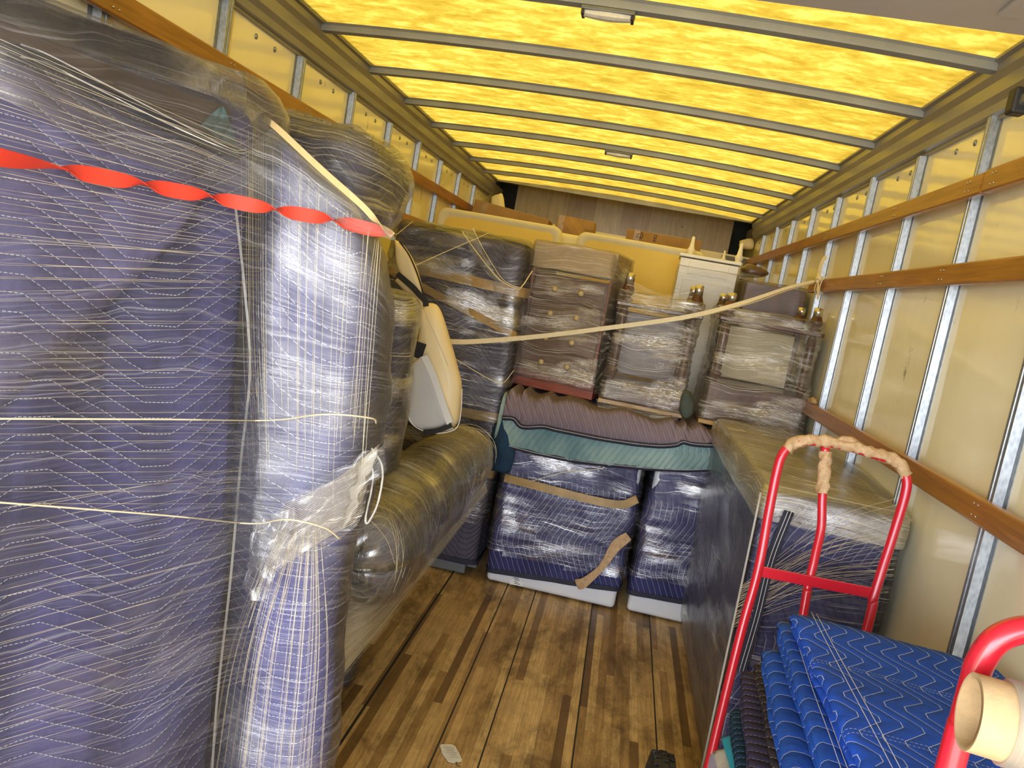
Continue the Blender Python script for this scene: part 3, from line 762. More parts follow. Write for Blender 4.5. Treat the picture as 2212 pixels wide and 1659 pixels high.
# gathered ropes of film and the dangling end
def sheet(name, rows, mat, parent, lump=.006, f=18, th=0):
    """rows of world points lofted to a crumpled sheet"""
    R_ = [catmull(r, 6) for r in rows]; n = min(len(r) for r in R_); cols = [catmull([r[min(len(r) - 1, round(i * (len(r) - 1) / (n - 1)))] for r in R_], 6) for i in range(n)]
    vs, uv, fs = [], [], []
    m1 = len(cols[0])
    for i, c in enumerate(cols):
        for j, p in enumerate(c):
            q = p * f; vs.append(p + V(noise.noise(q), noise.noise(q + V(9, 0, 0)), noise.noise(q + V(0, 9, 0))) * lump)
            uv.append((i / n * .6, j / m1 * .6))
    for i in range(n - 1):
        for j in range(m1 - 1): fs.append([i * m1 + j, (i + 1) * m1 + j, (i + 1) * m1 + j + 1, i * m1 + j + 1])
    o = mesh(name, vs, fs, mat, parent, uv=uv)
    if th: md = o.modifiers.new('thick', 'SOLIDIFY'); md.thickness = th
    return o
sheet('film_gather', [[bp(825, 955, 1.55), bp(740, 1010, 1.53), bp(640, 1075, 1.51), bp(560, 1150, 1.50)],
                      [bp(832, 1000, 1.55), bp(760, 1070, 1.53), bp(660, 1130, 1.51), bp(590, 1190, 1.50)],
                      [bp(750, 1165, 1.55), bp(700, 1175, 1.53), bp(640, 1195, 1.51), bp(600, 1230, 1.50)]], M_['f_loose'], B, .016, 34)
sheet('film_gather', [[bp(560, 1110, 1.50), bp(535, 1190, 1.50), bp(525, 1280, 1.51)], [bp(600, 1120, 1.49), bp(585, 1200, 1.49), bp(570, 1290, 1.50)], [bp(640, 1110, 1.50), bp(620, 1200, 1.50), bp(585, 1290, 1.51)]], M_['f_loose'], B, .018, 38)
sheet('film_tail', [[bp(806, 968, 1.60), bp(780, 1010, 1.60), bp(752, 1080, 1.60), bp(742, 1135, 1.60)], [bp(815, 985, 1.59), bp(792, 1030, 1.58), bp(772, 1085, 1.58), bp(748, 1140, 1.59)]], M_['f_fold'], B, .010, 40, .002)
tube('film_tail', [bp(803, 968, 1.60), bp(826, 1010, 1.59), bp(818, 1080, 1.59), bp(796, 1128, 1.59), bp(790, 1118, 1.59), bp(802, 1060, 1.59), bp(806, 1020, 1.59), bp(795, 990, 1.6)], .0022, M_['f_fold'], B, 6, 8, .5)
# folded film edges hugging both sides of the column
ribbon('film_edge', [bp(508, 440), bp(528, 620, 1.55), bp(540, 800, 1.55), bp(520, 1000, 1.55), bp(498, 1250, 1.55), bp(470, 1500, 1.55), bp(458, 1665, 1.55)], .005, M_['f_fold'], B)

def bridge(rows, name, mat, par, n=60, K=26):
    R_ = [catmull([V(*at(px, py, y=yy)) for px, py, yy in r], 10) for r in rows]; vs, uv, fs = [], [], []
    for i in range(n + 1):
        t = i / n; c = []
        for r in R_:
            f = t * (len(r) - 1); a = int(f); c.append(r[a].lerp(r[min(a + 1, len(r) - 1)], f - a))
        c = catmull(c, 12); 
        for k in range(K + 1):
            f = k / K * (len(c) - 1); a = int(f); p = c[a].lerp(c[min(a + 1, len(c) - 1)], f - a)
            vs.append(p + V(0, -1, 0) * .003 * noise.noise(V(p.x * 4, 0, k * 1.1))); uv.append((t * .9, k / K * .32))
    for i in range(n):
        for k in range(K): fs.append([i * (K + 1) + k, i * (K + 1) + k + 1, (i + 1) * (K + 1) + k + 1, (i + 1) * (K + 1) + k])
    return mesh(name, vs, fs, mat, par, uv=uv)
bridge([[(-30, 20, 1.10), (60, 50, 1.15), (250, 128, 1.30), (490, 212, 1.52), (572, 254, 1.57), (700, 364, 1.55), (850, 508, 1.55)],
        [(-30, 110, 1.08), (60, 150, 1.12), (250, 240, 1.27), (490, 330, 1.47), (600, 392, 1.52), (720, 452, 1.53), (852, 512, 1.55)],
        [(-30, 200, 1.08), (60, 240, 1.12), (250, 330, 1.27), (490, 420, 1.46), (600, 455, 1.51), (720, 485, 1.53), (854, 520, 1.55)]], 'stretch_film', M_['f_near2'], A)
# red and cream straps
def lobes(nodes):
    def f(t):
        s = 0
        for a, b in zip(nodes, nodes[1:]):
            if a <= t <= b: return math.pi * (s + (t - a) / (b - a)) + math.pi / 2
            s += 1
        return math.pi / 2
    return f
pl = [(-60, 318), (0, 340), (135, 366), (310, 399), (455, 426), (595, 453), (720, 476), (845, 506)]
ys_ = [1.0, 1.04, 1.16, 1.29, 1.40, 1.47, 1.53, 1.58]
path = [V(*at(p[0], p[1], y=yy)) for p, yy in zip(pl, ys_)]
path2 = catmull(path, 1)
tot = [0]
for a, b in zip(path, path[1:]): tot.append(tot[-1] + 1)
nodes = [k / 7 for k in (0, 2, 3, 4, 5, 6, 7)]
nodes = [0 - .14, 2 / 7, 3 / 7, 4 / 7, 5 / 7, 6 / 7, 1.0]
def redang(t):
    for s, (a, b) in enumerate(zip(nodes, nodes[1:])):
        if a <= t <= b:
            u = (t - a) / (b - a); return math.pi / 2 + math.pi * (u + .085 * math.sin(2 * math.pi * u))
    return math.pi / 2
o = ribbon('strap', path, .027, M_['redstrap'], None, redang, th=.0009, seg=40)
tag(o, 'twisted red strap stretched across the wrapped cabinet on the left', 'strap')
o = ribbon('strap', [V(*at(568, 254, y=1.60)), V(*at(600, 278, y=1.55)), V(*at(690, 362, y=1.525)), V(*at(780, 442, y=1.525)), V(*at(815, 480, y=1.54)), V(*at(848, 508, y=1.58))], .0125, M_['straw'], None,
           lambda t: .25 if t < .72 else .25 + math.pi * (t - .72) / .28, th=.0009)
tag(o, 'cream strap running diagonally down the wrapped cushion behind the red strap', 'strap')

# rounded wrapped cushion end behind, top left
C_ = thing('wrapped_cushion', (-.80, 2.15, 1.45), 'fat rounded bundle in dark quilt and film above the strap end, under the tie rail', 'wrapped furniture')
LC = loft([(0, rect(-.02, 0, .30, .33)), (.08, rect(0, 0, .34, .36)), (.2, rect(0, 0, .36, .37)), (.28, rect(-.02, 0, .34, .36))], r=.12, rt=.10, rb=.10, nz=30, ne=14, nc=9, amp=.02, freq=5, seed=5, amp2=.005, freq2=22,
          M=Matrix.Translation((-.848, 2.08, 1.59)) @ Matrix.Rotation(math.radians(5), 4, 'Y'))
put_loft('moving_blanket', LC, M_['q_grey'], C_)
put_loft('stretch_film', LC, M_['f_chest'], C_, off=.010, ridge=.010, rf=10)
# the plain upholstered base that carries the cushion down to the floor
LC2 = loft([(0, rect(-.96, 2.10, .30, .36)), (1.6, rect(-.96, 2.10, .30, .36))], r=.05, rt=.03, nz=24, amp=.012, seed=8)
put_loft('sofa_body', LC2, M_['q_grey'], C_)
put_loft('stretch_film', LC2, M_['f_chest'], C_, off=.010, ridge=.006, rf=10)

# narrow wrapped slab behind the column
D = thing('wrapped_slab', (-.83, 2.75, 0), 'narrow olive-grey wrapped slab squeezed between the column and cream bag', 'wrapped furniture')
LD = loft([(0, rect(-.85, 2.74, .20, .16)), (.9, rect(-.815, 2.74, .19, .16)), (1.44, rect(-.845, 2.74, .22, .16))], r=.05, rt=.05, nz=40, amp=.016, freq=5, seed=31, amp2=.004, freq2=24)
put_loft('moving_blanket', LD, M_['q_grey'], D); put_loft('stretch_film', LD, M_['f_chest'], D, off=.008, ridge=.008, rf=12)

# cream vinyl bag parts
def pad(name, outline, y, th, mat, parent=None, inset=.35, lean=0, bulge=1.0):
    """cushion-like slab from a pixel outline at depth y"""
    pts = [V(*at(px, py, y=y + lean * (py - 700) / 300)) for px, py in outline]
    pts = catmull(pts + [pts[0]], 4)[:-1]; c = sum(pts, V(0, 0, 0)) / len(pts); n = len(pts); vs = []
    lv = [(1.0, 0), (.985, .30), (.93, .6), (.80, .86), (.5, 1.0)]
    for s, d in [(a, -b) for a, b in lv[::-1]] + lv[1:]:
        for p in pts: vs.append(c + (p - c) * s + V(0, -d * th * .5 * bulge, 0) + V(0, .004 * noise.noise(p * 14), 0))
    vs = [V(v.x, v.y, v.z) for v in vs]
    R_ = 2 * len(lv) - 1
    fs = [[i * n + k, i * n + (k + 1) % n, (i + 1) * n + (k + 1) % n, (i + 1) * n + k] for i in range(R_ - 1) for k in range(n)]
    fs += [list(range(n))[::-1], [(R_ - 1) * n + k for k in range(n)]]
    return mesh(name, vs, fs, mat, parent)
E2 = thing('vinyl_bag', tuple(at(930, 935, y=3.1)), 'cream vinyl bag with grey side panel and black trim hanging above the rolled bundle', 'bag')
pad('bag_body', [(908, 658), (935, 655), (952, 672), (975, 745), (990, 800), (997, 835), (994, 880), (988, 915), (960, 930), (925, 935), (890, 900), (885, 800), (905, 730)], 3.10, .10, M_['creamcloth'], E2)
pad('side_panel', [(908, 770), (930, 790), (955, 860), (976, 918), (975, 929), (935, 933), (895, 920), (878, 890), (885, 800)], 3.035, .03, M_['greyvinyl'], E2)['label'] = 'light grey side panel'
ribbon('seam_flap', [V(*at(916, 768, y=3.0)), V(*at(935, 810, y=3.0)), V(*at(955, 868, y=3.0)), V(*at(972, 915, y=3.0))], .026, M_['greyvinyl'], E2, th=.002)
ribbon('trim_band', [V(*at(915, 934, y=2.995)), V(*at(945, 930, y=2.99)), V(*at(976, 918, y=3.0))], .02, M_['blackcloth'], E2, th=.002)
ribbon('piping', [V(*at(903, 738, y=3.02)), V(*at(892, 770, y=3.03))], .07, M_['blackcloth'], E2, th=.002)
tube('piping', [V(*at(p[0], p[1], y=3.02)) for p in ((878, 888), (890, 915), (915, 931), (945, 936), (975, 931), (990, 918), (996, 885), (998, 840))], .0022, M_['thread'], E2, 6, 5)
tube('seam', [V(*at(p[0], p[1], y=3.035)) for p in ((912, 660), (925, 690), (945, 735), (968, 790))], .0009, M_['greyvinyl'], E2, 6, 5)
E1 = thing('vinyl_cover', tuple(at(890, 640, y=3.0)), 'cream vinyl flap with black zip edge just above the hanging bag', 'cover')
pad('cover_flap', [(853, 517), (872, 530), (893, 562), (908, 605), (914, 636), (900, 632), (875, 608), (858, 570)], 2.98, .04, M_['creamcloth'], E1)
ribbon('zip', [V(*at(p[0], p[1], y=2.945)) for p in ((863, 522), (882, 548), (897, 580), (908, 612), (915, 640))], .006, M_['blackcloth'], E1, th=.0015)
ribbon('zip', [V(*at(p[0], p[1], y=2.93)) for p in ((858, 592), (875, 606), (893, 622), (905, 636), (918, 650), (920, 662))], .022, M_['blackcloth'], E1, th=.002)
tube('rolled_edge', [V(*at(p[0], p[1], y=2.99)) for p in ((860, 602), (880, 622), (900, 640), (915, 665))], .016, M_['creamcloth'], E1, 10, 5)

# big wrapped roll (sofa arm) pointing at the fridge
F = thing('wrapped_bolster', (-.68, 3.0, 0), 'long rounded roll in stretch film slanting from the column to the back, film tinted gold for the roof light', 'wrapped furniture')
pa, pb = V(-.745, 2.36, .585), V(-.60, 3.60, .745)
ax = (pb - pa).normalized(); Lr = (pb - pa).length
zq = ax.to_track_quat('Z', 'Y').to_matrix().to_4x4()
LF = loft([(0, rect(0, 0, .32, .32)), (.12, rect(0, 0, .36, .36)), (Lr * .6, rect(0, 0, .30, .31)), (Lr, rect(0, 0, .24, .25))], r=.17, rt=.08, rb=.13, nz=50, ne=6, nc=10, amp=.018, freq=6, seed=40, amp2=.004, freq2=26, M=Matrix.Translation(pa) @ zq)
put_loft('moving_blanket', LF, M_['q_navy'], F); put_loft('stretch_film', LF, M_['f_roll'], F, off=.008, ridge=.008, rf=30)
put_loft('stretch_film', LF, M_['f_loose'], F, off=.018, ridge=.004, rf=30, drop=lambda c: (c - pa).dot(ax) > .9)['label'] = 'looser outer turns of film'
rnd = random.Random(8); ln = []
for k in range(46):
    t0 = rnd.uniform(.05, 1.0); t1 = t0 + rnd.uniform(-.28, .28); a0 = rnd.uniform(-.4, .3); pts = []
    for j in range(7):
        u = j / 6; t = min(1, max(.0, t0 + (t1 - t0) * u)); q = -1.9 + 2.6 * u + a0
        c = pa.lerp(pb, t); s = V(1, 0, 0); s = (s - ax * s.dot(ax)).normalized(); up = s.cross(ax)
        if up.z < 0: up = -up
        pts.append(c + (s * math.sin(q + .9) + up * math.cos(q + .9)) * (.196 - .062 * t))
    ln.append(pts)
strands('film_strand', F, ln, .0006, M_['cream'], 5)
# the seat body below, wrapped to the same sheet edge
LF2 = loft([(0, [(-1.25, 2.45), (-.97, 2.45), (-.95, 3.50), (-1.2, 3.50)]), (.60, [(-1.2, 2.45), (-.90, 2.45), (-.85, 3.50), (-1.15, 3.50)])], r=.05, rt=.05, nz=20, amp=.02, seed=44)
put_loft('sofa_body', LF2, M_['q_grey'], F)
sk = [[V(*at(752, 1165, y=2.42)), V(*at(860, 1235, y=2.62)), V(*at(940, 1130, y=3.0)), V(*at(1035, 1010, y=3.5))],
      [V(*at(748, 1330, y=2.36)), V(*at(830, 1290, y=2.50)), V(*at(930, 1175, y=2.95)), V(*at(1045, 1035, y=3.52))],
      [V(*at(743, 1455, y=2.30)), V(*at(830, 1350, y=2.50)), V(*at(925, 1225, y=2.95)), V(*at(1052, 1062, y=3.55))]]
sheet('film_skirt', sk, M_['f_roll'], F, .004, 10)
sheet('film_skirt', [[p + V(-.02, .05, -.0) for p in r] for r in sk], M_['f_roll'], F, .008, 14)
for k in range(5):
    ribbon('film_edge', [sk[2][j].lerp(sk[1][j], k * .2) + V(.004, -.008, 0) for j in range(4)], .0035, M_['f_loose'], F)

# ---------------------------------------------------------------- far left: wrapped refrigerator
G = thing('wrapped_refrigerator', (-.86, 4.28, 0), 'tall upright appliance in slate quilt, film and brown tape bands, back left', 'wrapped furniture')
LG = loft([(.075, rect(-.875, 4.27, .70, .60)), (.6, rect(-.875, 4.27, .70, .60)), (1.2, rect(-.885, 4.27, .70, .61)), (1.75, rect(-.895, 4.27, .68, .60))], r=.05, rt=.035, nz=60, ne=26, amp=.013, freq=5, stretch=(1, 1, .6), seed=60, amp2=.004, freq2=26)
put_loft('moving_blanket', LG, M_['q_grey'], G)
def band(z0, z1, dz, parent, cx, cy, sx, sy, mat, name='tape_band', r=.05):
    vs, fs = [], []; rg = ring(rect(cx, cy, sx, sy), r, 5, 20); n = len(rg)
    for j in range(4):
        for p in rg:
            z = z0 + (z1 - z0) * j / 3 + dz * (p.x - cx) / sx
            vs.append(V(p.x, p.y, z) + V(p.x - cx, p.y - cy, 0).normalized() * .008 * noise.noise(V(p.x * 9, p.y * 9, z * 9)))
    for j in range(3):
        for i in range(n): fs.append([j * n + i, j * n + (i + 1) % n, (j + 1) * n + (i + 1) % n, (j + 1) * n + i])
    return mesh(name, vs, fs, mat, parent)
band(1.50, 1.55, -.03, G, -.885, 4.27, .725, .64, M_['brownband']); band(1.38, 1.42, -.22, G, -.885, 4.27, .73, .645, M_['brownband']); band(.83, .88, .02, G, -.88, 4.27, .72, .63, M_['brownband']); band(.55, .59, .0, G, -.875, 4.27, .72, .63, M_['brownband'])
put_loft('stretch_film', LG, M_['f_box'], G, off=.016, ridge=.012, rf=70, drop=lambda c: c.z < .28)
band(.075, .10, 0, G, -.875, 4.27, .715, .615, M_['binding'], 'blanket_binding')
box('base_grille', (-.88, 4.02, .035), (.60, .06, .05), M_['greyplastic'], G, .006); box('chassis', (-.86, 4.3, .06), (.66, .5, .06), M_['greyplastic'], G, .006)
for x in (-1.1, -.62): lathe('foot', [(.018, 0), (.018, .035)], (x, 4.06, 0), M_['black'], G)
def gp(px, py, y=3.92): return V(*at(px, py, y=y))
sheet('loose_film', [[gp(1000, 497, 3.94), gp(1018, 545), gp(1060, 600), gp(1110, 622)], [gp(1025, 492, 3.94), gp(1045, 545), gp(1080, 600), gp(1118, 625)]], M_['f_loose'], G, .004, 20)
tube('film_strand', [gp(998, 500), gp(1030, 545), gp(1075, 600), gp(1115, 624), gp(1128, 618), gp(1150, 585, 4.0)], .0028, M_['cream'], G, 6)
tube('film_strand', [gp(1022, 495), gp(1048, 545), gp(1085, 602), gp(1118, 622)], .0018, M_['cream'], G, 6)
tube('film_strand', [gp(895, 575, 3.7), gp(960, 545, 3.85), gp(1030, 515), gp(1055, 503)], .0018, M_['cream'], G, 6)
tube('film_strand', [gp(975, 770, 3.9), gp(1050, 815), gp(1085, 827), gp(1110, 800)], .0018, M_['cream'], G, 6)
tube('film_strand', [gp(855, 508, 3.6), gp(893, 477, 3.85)], .0014, M_['cream'], G, 6)

# ---------------------------------------------------------------- two wrapped dryers
def dryer(cx, cy, wd, lab, seed, hem, slant=0.):
    def sl(L_):
        vs, fs, uv, n = L_; out = []
        for v in vs:
            k = max(0, 1 - (v.z - hem) / .35); out.append(V(v.x, v.y, v.z + slant * (v.x - cx) / wd * k))
        return out, fs, uv, n
    T_ = thing('wrapped_dryer', (cx, cy, 0), lab, 'wrapped appliance', 'wrapped laundry machines')
    box('cabinet', (cx, cy, .487), (wd, .64, .955), M_['white'], T_, .022, seg=4)
    for sx in (-1, 1):
        for sy in (-1, 1): lathe('foot', [(.02, 0), (.02, .03), (.012, .035)], (cx + sx * (wd / 2 - .06), cy + sy * .26, 0), M_['black'], T_, n=12)
    L_ = loft([(hem, rect(cx, cy, wd + .02, .66)), (.5, rect(cx, cy, wd + .025, .665)), (.965, rect(cx, cy, wd + .01, .65))], r=.05, rt=.03, nz=44, ne=26, amp=.014, freq=5, seed=seed, amp2=.004, freq2=24)
    L_ = sl(L_)
    put_loft('moving_blanket', L_, M_['q_navy'], T_)
    put_loft('stretch_film', L_, M_['f_box'], T_, off=.010, ridge=.012, rf=30, drop=lambda c: c.z < hem + .09)
    band(hem - .004, hem + .022, slant, T_, cx, cy, wd + .032, .672, M_['binding'], 'blanket_binding')
    return T_
D1 = dryer(-.122, 4.30, .676, 'wrapped white machine with tan tape crossing its navy quilt, wider front on the left', 70, .085, .055)
D2 = dryer(.605, 4.32, .65, 'wrapped white machine half hidden by the right-hand chest', 77, .12, .03)
def fp(px, py, y=3.925): return V(*at(px, py, y=y))
ribbon('packing_tape', [fp(1090, 1032, 3.94), fp(1180, 1055), fp(1270, 1078), fp(1340, 1090), fp(1377, 1078, 3.94)], .042, M_['brownband'], D1, face=(0, -1, 0), seg=8)
ribbon('packing_tape', [fp(1358, 1158, 3.935), fp(1330, 1180), fp(1300, 1225), fp(1262, 1258, 3.93), fp(1245, 1262, 3.945)], .045, M_['tape'], D1, face=(0, -1, 0), seg=8, widf=lambda t: 1 + .25 * math.sin(t * 9))
ribbon('spec_label', [fp(1102, 1256, 3.977), fp(1130, 1261, 3.977)], .03, M_['paper'], D1, face=(0, -1, 0), th=.0008)
for k in range(6): box('label_text', tuple(fp(1115 + (k % 2) * 2, 1249 + k * 4, 3.975)), (.03 - (k % 3) * .006, .0012, .0022), M_['ink'], D1, 0)
tube('film_strand', [fp(1145, 1040), fp(1220, 1020), fp(1300, 1012), fp(1290, 1003), fp(1240, 995)], .0016, M_['cream'], D1, 6)

# blankets draped over the machines
def drape(name, top_px, bot_px, y_front, y_back, ztop, mat, lab, off, seed, label_extra=None):
    """blanket lying on the machines and hanging over the front edge"""
    front = catmull([V(*at(px, py, y=y_front - off)) for px, py in bot_px], 10)
    vs, uv, fs = [], [], []; n = len(front); K = 22
    for i, p in enumerate(front):
        u = 0
        prof = []
        yb = y_back
        zt = ztop + .012 * math.sin(i * .5 + seed) + .010 * noise.noise(V(i * .35, seed, 0))
        R_ = .045
        for k in range(K + 1):
            t = k / K
            if t < .55:
                z = p.z + (zt - R_ - p.z) * (t / .55); y = p.y - .012 * math.sin(t / .55 * math.pi) ; d = z
            elif t < .75:
                a = (t - .55) / .2 * math.pi / 2; z = zt - R_ + R_ * math.sin(a); y = p.y + R_ * (1 - math.cos(a)); d = zt - R_ + R_ * a
            else:
                z = zt; y = p.y + R_ + (yb - p.y - R_) * (t - .75) / .25; d = zt + (y - p.y)
            f = .016 * noise.noise(V(p.x * 7 + seed, z * 2.0, seed)) + .006 * noise.noise(V(p.x * 30, z * 8, seed))
            vs.append(V(p.x, y - abs(f) * 1.2, z + (f * .6 if t > .6 else 0))); uv.append((p.x + .006 * math.sin(z * 9), d))
    for i in range(n - 1):
        for k in range(K): fs.append([i * (K + 1) + k, (i + 1) * (K + 1) + k, (i + 1) * (K + 1) + k + 1, i * (K + 1) + k + 1])
    T_ = thing(name, (0, y_front, .74), lab, 'blanket')
    o = mesh('quilted_cloth', vs, fs, mat, T_, uv=uv); md = o.modifiers.new('thick', 'SOLIDIFY'); md.thickness = .012; md.offset = -1
    edge = [vs[i * (K + 1)] for i in range(n)]
    def edge_tube(): return tube('blanket_binding', [e + V(0, -.004, .002) for e in edge[::3] + [edge[-1]]], .0125, M_['binding'], T_, 8, 3)
    b_ = edge_tube()
    tube('stitching', [e + V(0, -.017, .005) for e in edge[::3]], .0008, M_['thread'], b_, 5, 3)
    return T_
TE = drape('moving_blanket', None, [(1068, 955), (1095, 962), (1180, 983), (1280, 1000), (1370, 1008), (1460, 1015), (1548, 1012)], 3.93, 4.55, .985, M_['q_teal'], 'pale teal quilted blanket draped over both machines, below the mauve one', .03, 2)
MA = drape('moving_blanket', None, [(1086, 903), (1110, 905), (1128, 922), (1172, 922), (1210, 930), (1300, 948), (1400, 962), (1455, 962), (1475, 955), (1500, 960), (1552, 962)], 3.90, 4.55, 1.025, M_['q_mauve'], 'mauve quilted blanket on top of the teal one over the machines', .04, 6)
sheet('hanging_corner', [[V(*at(1062, 925, y=3.9)), V(*at(1062, 960, y=3.89)), V(*at(1065, 1015, y=3.89))], [V(*at(1085, 905, y=3.88)), V(*at(1080, 965, y=3.86)), V(*at(1085, 1022, y=3.87))], [V(*at(1110, 925, y=3.9)), V(*at(1112, 980, y=3.88)), V(*at(1100, 1022, y=3.89))]], M_['q_dteal'], TE, .01, 14, .01)

# ---------------------------------------------------------------- chest of drawers standing on the machines
Hh = thing('drawer_chest', (-.30, 4.32, 1.035), 'film-wrapped brown chest with wooden knobs standing on the mauve blanket', 'chest')
cH = Matrix.Translation((-.288, 4.335, 0)) @ Matrix.Rotation(math.radians(-9), 4, 'Z')
def hbox(name, c, s, mat, bev=.004, parent=None):
    v = cH @ V(*c); return box(name, v, s, mat, parent or Hh, bev, rot=cH.to_3x3())
hbox('plinth', (0, 0, 1.075), (.45, .46, .085), M_['redwood'])
hbox('carcass', (0, .01, 1.37), (.40, .43, .52), M_['darkwood'])
for sx in (-1, 1): hbox('side_panel', (sx * .205, .0, 1.40), (.014, .45, .58), M_['redwood'])
for k in range(4):
    d_ = hbox('drawer', (0, -.212, 1.175 + k * .127), (.375, .02, .118), M_['brownwood'])
    for sx in (-.07, .07):
        v = cH @ V(sx, -.222, 1.175 + k * .127)
        lathe('knob', [(.006, 0), (.006, .012), (.014, .018), (.015, .026), (.008, .032)], v, M_['knob'], d_, tuple(cH.to_3x3() @ V(0, -1, 0)), 12)
hbox('cardboard_cap', (.0, 0, 1.72), (.44, .46, .13), M_['cardtop'], .006)
LH = loft([(1.085, rect(0, 0, .445, .475)), (1.3, rect(0, 0, .44, .475)), (1.62, rect(0, 0, .44, .475)), (1.785, rect(0.0, 0, .45, .475))], r=.02, rt=.01, nz=40, ne=20, amp=.006, freq=8, seed=80, M=cH)
put_loft('stretch_film', LH, M_['f_chest'], Hh, off=.004, ridge=.008, rf=80)
sheet('loose_film', [[V(*at(1325, 545, y=4.03)), V(*at(1345, 575, y=4.12)), V(*at(1362, 585, y=4.25))], [V(*at(1310, 650, y=4.03)), V(*at(1335, 650, y=4.1)), V(*at(1345, 650, y=4.2))], [V(*at(1285, 850, y=4.03)), V(*at(1300, 850, y=4.1)), V(*at(1310, 850, y=4.2))]], M_['f_loose'], Hh, .008, 14)

# ---------------------------------------------------------------- end tables upside down, legs up
LEG = [(.011, 0), (.013, .03), (.022, .05), (.024, .065), (.015, .075), (.017, .09), (.019, .30), (.018, .42), (.013, .435), (.026, .447), (.026, .46), (.014, .468), (.027, .480), (.027, .492), (.015, .500), (.020, .515), (.028, .53), (.026, .545), (.019, .575), (.018, .58)]
def end_table(x0, x1, yf, depth, z0, ztop, lab, carc, door=None):
    cx = (x0 + x1) / 2; T_ = thing('end_table', (cx, yf + depth / 2, z0), lab, 'table')
    wd = x1 - x0
    box('tabletop', (cx, yf + depth / 2, z0 + .012), (wd + .03, depth + .03, .024), M_['oak'], T_, .004)
    box('apron', (cx, yf + depth / 2, z0 + .024 + carc / 2), (wd - .01, depth - .01, carc), M_['darkwood'], T_, .004)
    hl = ztop - (z0 + .024 + carc); k = hl / .635
    zl = z0 + .024 + carc
    box('shelf', (cx, yf + depth / 2, zl + .455 * k), (wd + .03, depth + .03, .020), M_['darkwood'], T_, .004)
    for x in (x0 + .028, x1 - .028):
        for y in (yf + .03, yf + depth - .03):
            lg = lathe('leg', [(r * 1.2, z * k) for r, z in LEG], (x, y, zl), M_['darkwood'], T_, n=18)
            lathe('metal_cap', [(.0225, .578 * k), (.021, .635 * k), (.012, .640 * k)], (x, y, zl), M_['metal'], lg, n=16)
    if door: box('inner_panel', (cx, yf + depth - .06, zl + .21 * k), (wd - .08, .02, .40 * k), M_[door], T_, .004)
    Lf = loft([(z0 + .03, rect(cx, yf + depth / 2, wd + .03, depth + .03)), (zl, rect(cx, yf + depth / 2, wd + .015, depth + .015)), (zl + .22 * k, rect(cx, yf + depth / 2, wd - .005, depth)), (zl + .53 * k, rect(cx, yf + depth / 2, wd + .02, depth + .02))], r=.03, rt=.01, nz=40, ne=22, amp=.007, freq=8, seed=x0 * 50)
    put_loft('stretch_film', Lf, M_['f_chest'], T_, off=.005, ridge=.008, rf=80, drop=lambda c: c.z > zl + .52 * k and abs(c.x - cx) < wd / 2 - .03 and abs(c.y - yf - depth / 2) < depth / 2 - .03)
    return T_
T1 = end_table(-.055, .345, 4.06, .40, 1.035, 1.70, 'film-wrapped end table upside down between the brown chest and the white cabinet', .10, 'brownwood')
T2 = end_table(.45, .92, 4.03, .44, 1.035, 1.69, 'wider film-wrapped end table upside down against the right wall', .19, 'creamcloth')
for p in T1.children:
    if p.name.startswith('leg'): pass
sheet('loose_film', [[V(*at(1356, 600, y=4.07)), V(*at(1430, 635, y=4.07)), V(*at(1495, 628, y=4.07))], [V(*at(1352, 640, y=4.05)), V(*at(1430, 662, y=4.05)), V(*at(1490, 665, y=4.05))]], M_['f_loose'], T1, .008, 20)
sheet('loose_film', [[V(*at(1290, 860, y=4.0)), V(*at(1380, 875, y=3.99)), V(*at(1475, 890, y=4.0))], [V(*at(1292, 880, y=3.99)), V(*at(1380, 905, y=3.97)), V(*at(1462, 915, y=3.98))]], M_['f_loose'], T1, .012, 26)
sheet('loose_film', [[V(*at(1650, 935, y=3.95)), V(*at(1690, 905, y=3.98)), V(*at(1722, 900, y=3.98))], [V(*at(1655, 942, y=3.94)), V(*at(1700, 930, y=3.95)), V(*at(1712, 945, y=3.95))]], M_['f_loose'], T2, .006, 26)
o = pad('cloth_scrap', [(1478, 842), (1492, 848), (1500, 870), (1496, 895), (1480, 905), (1468, 890), (1470, 860)], 3.955, .06, M_['olive'])
tag(o, 'dark olive cloth scrap stuffed between the two upturned end tables', 'cloth')

# ---------------------------------------------------------------- things behind the tables
WC = thing('white_cabinet', (.43, 4.95, 0), 'tall white painted cabinet in film behind the upturned end tables', 'cabinet')
cW = Matrix.Translation((.405, 4.98, 0)) @ Matrix.Rotation(math.radians(-2), 4, 'Z')
def wbox(name, c, s, mat, bev=.004): return box(name, cW @ V(*c), s, mat, WC, bev, rot=cW.to_3x3())
wbox('carcass', (0, 0, .935), (.335, .36, 1.87), M_['whitewood']); wbox('top', (0, 0, 1.885), (.355, .38, .018), M_['whitewood'])
wbox('drawer_front', (0, -.183, 1.82), (.23, .008, .075), M_['whitewood'], .002); wbox('drawer_front', (0, -.183, 1.2), (.27, .008, 1.1), M_['whitewood'], .002)
LW = loft([(.9, rect(0, 0, .345, .39)), (1.82, rect(0, 0, .345, .39))], r=.01, rt=.005, nz=20, amp=.002, seed=5, M=cW)
put_loft('stretch_film', LW, M_['f_thin'], WC, off=.004, ridge=.003)
FIN = [(.030, 0), (.033, .02), (.033, .035), (.020, .045), (.026, .06), (.028, .075), (.018, .09), (.012, .14), (.011, .165), (.004, .172)]
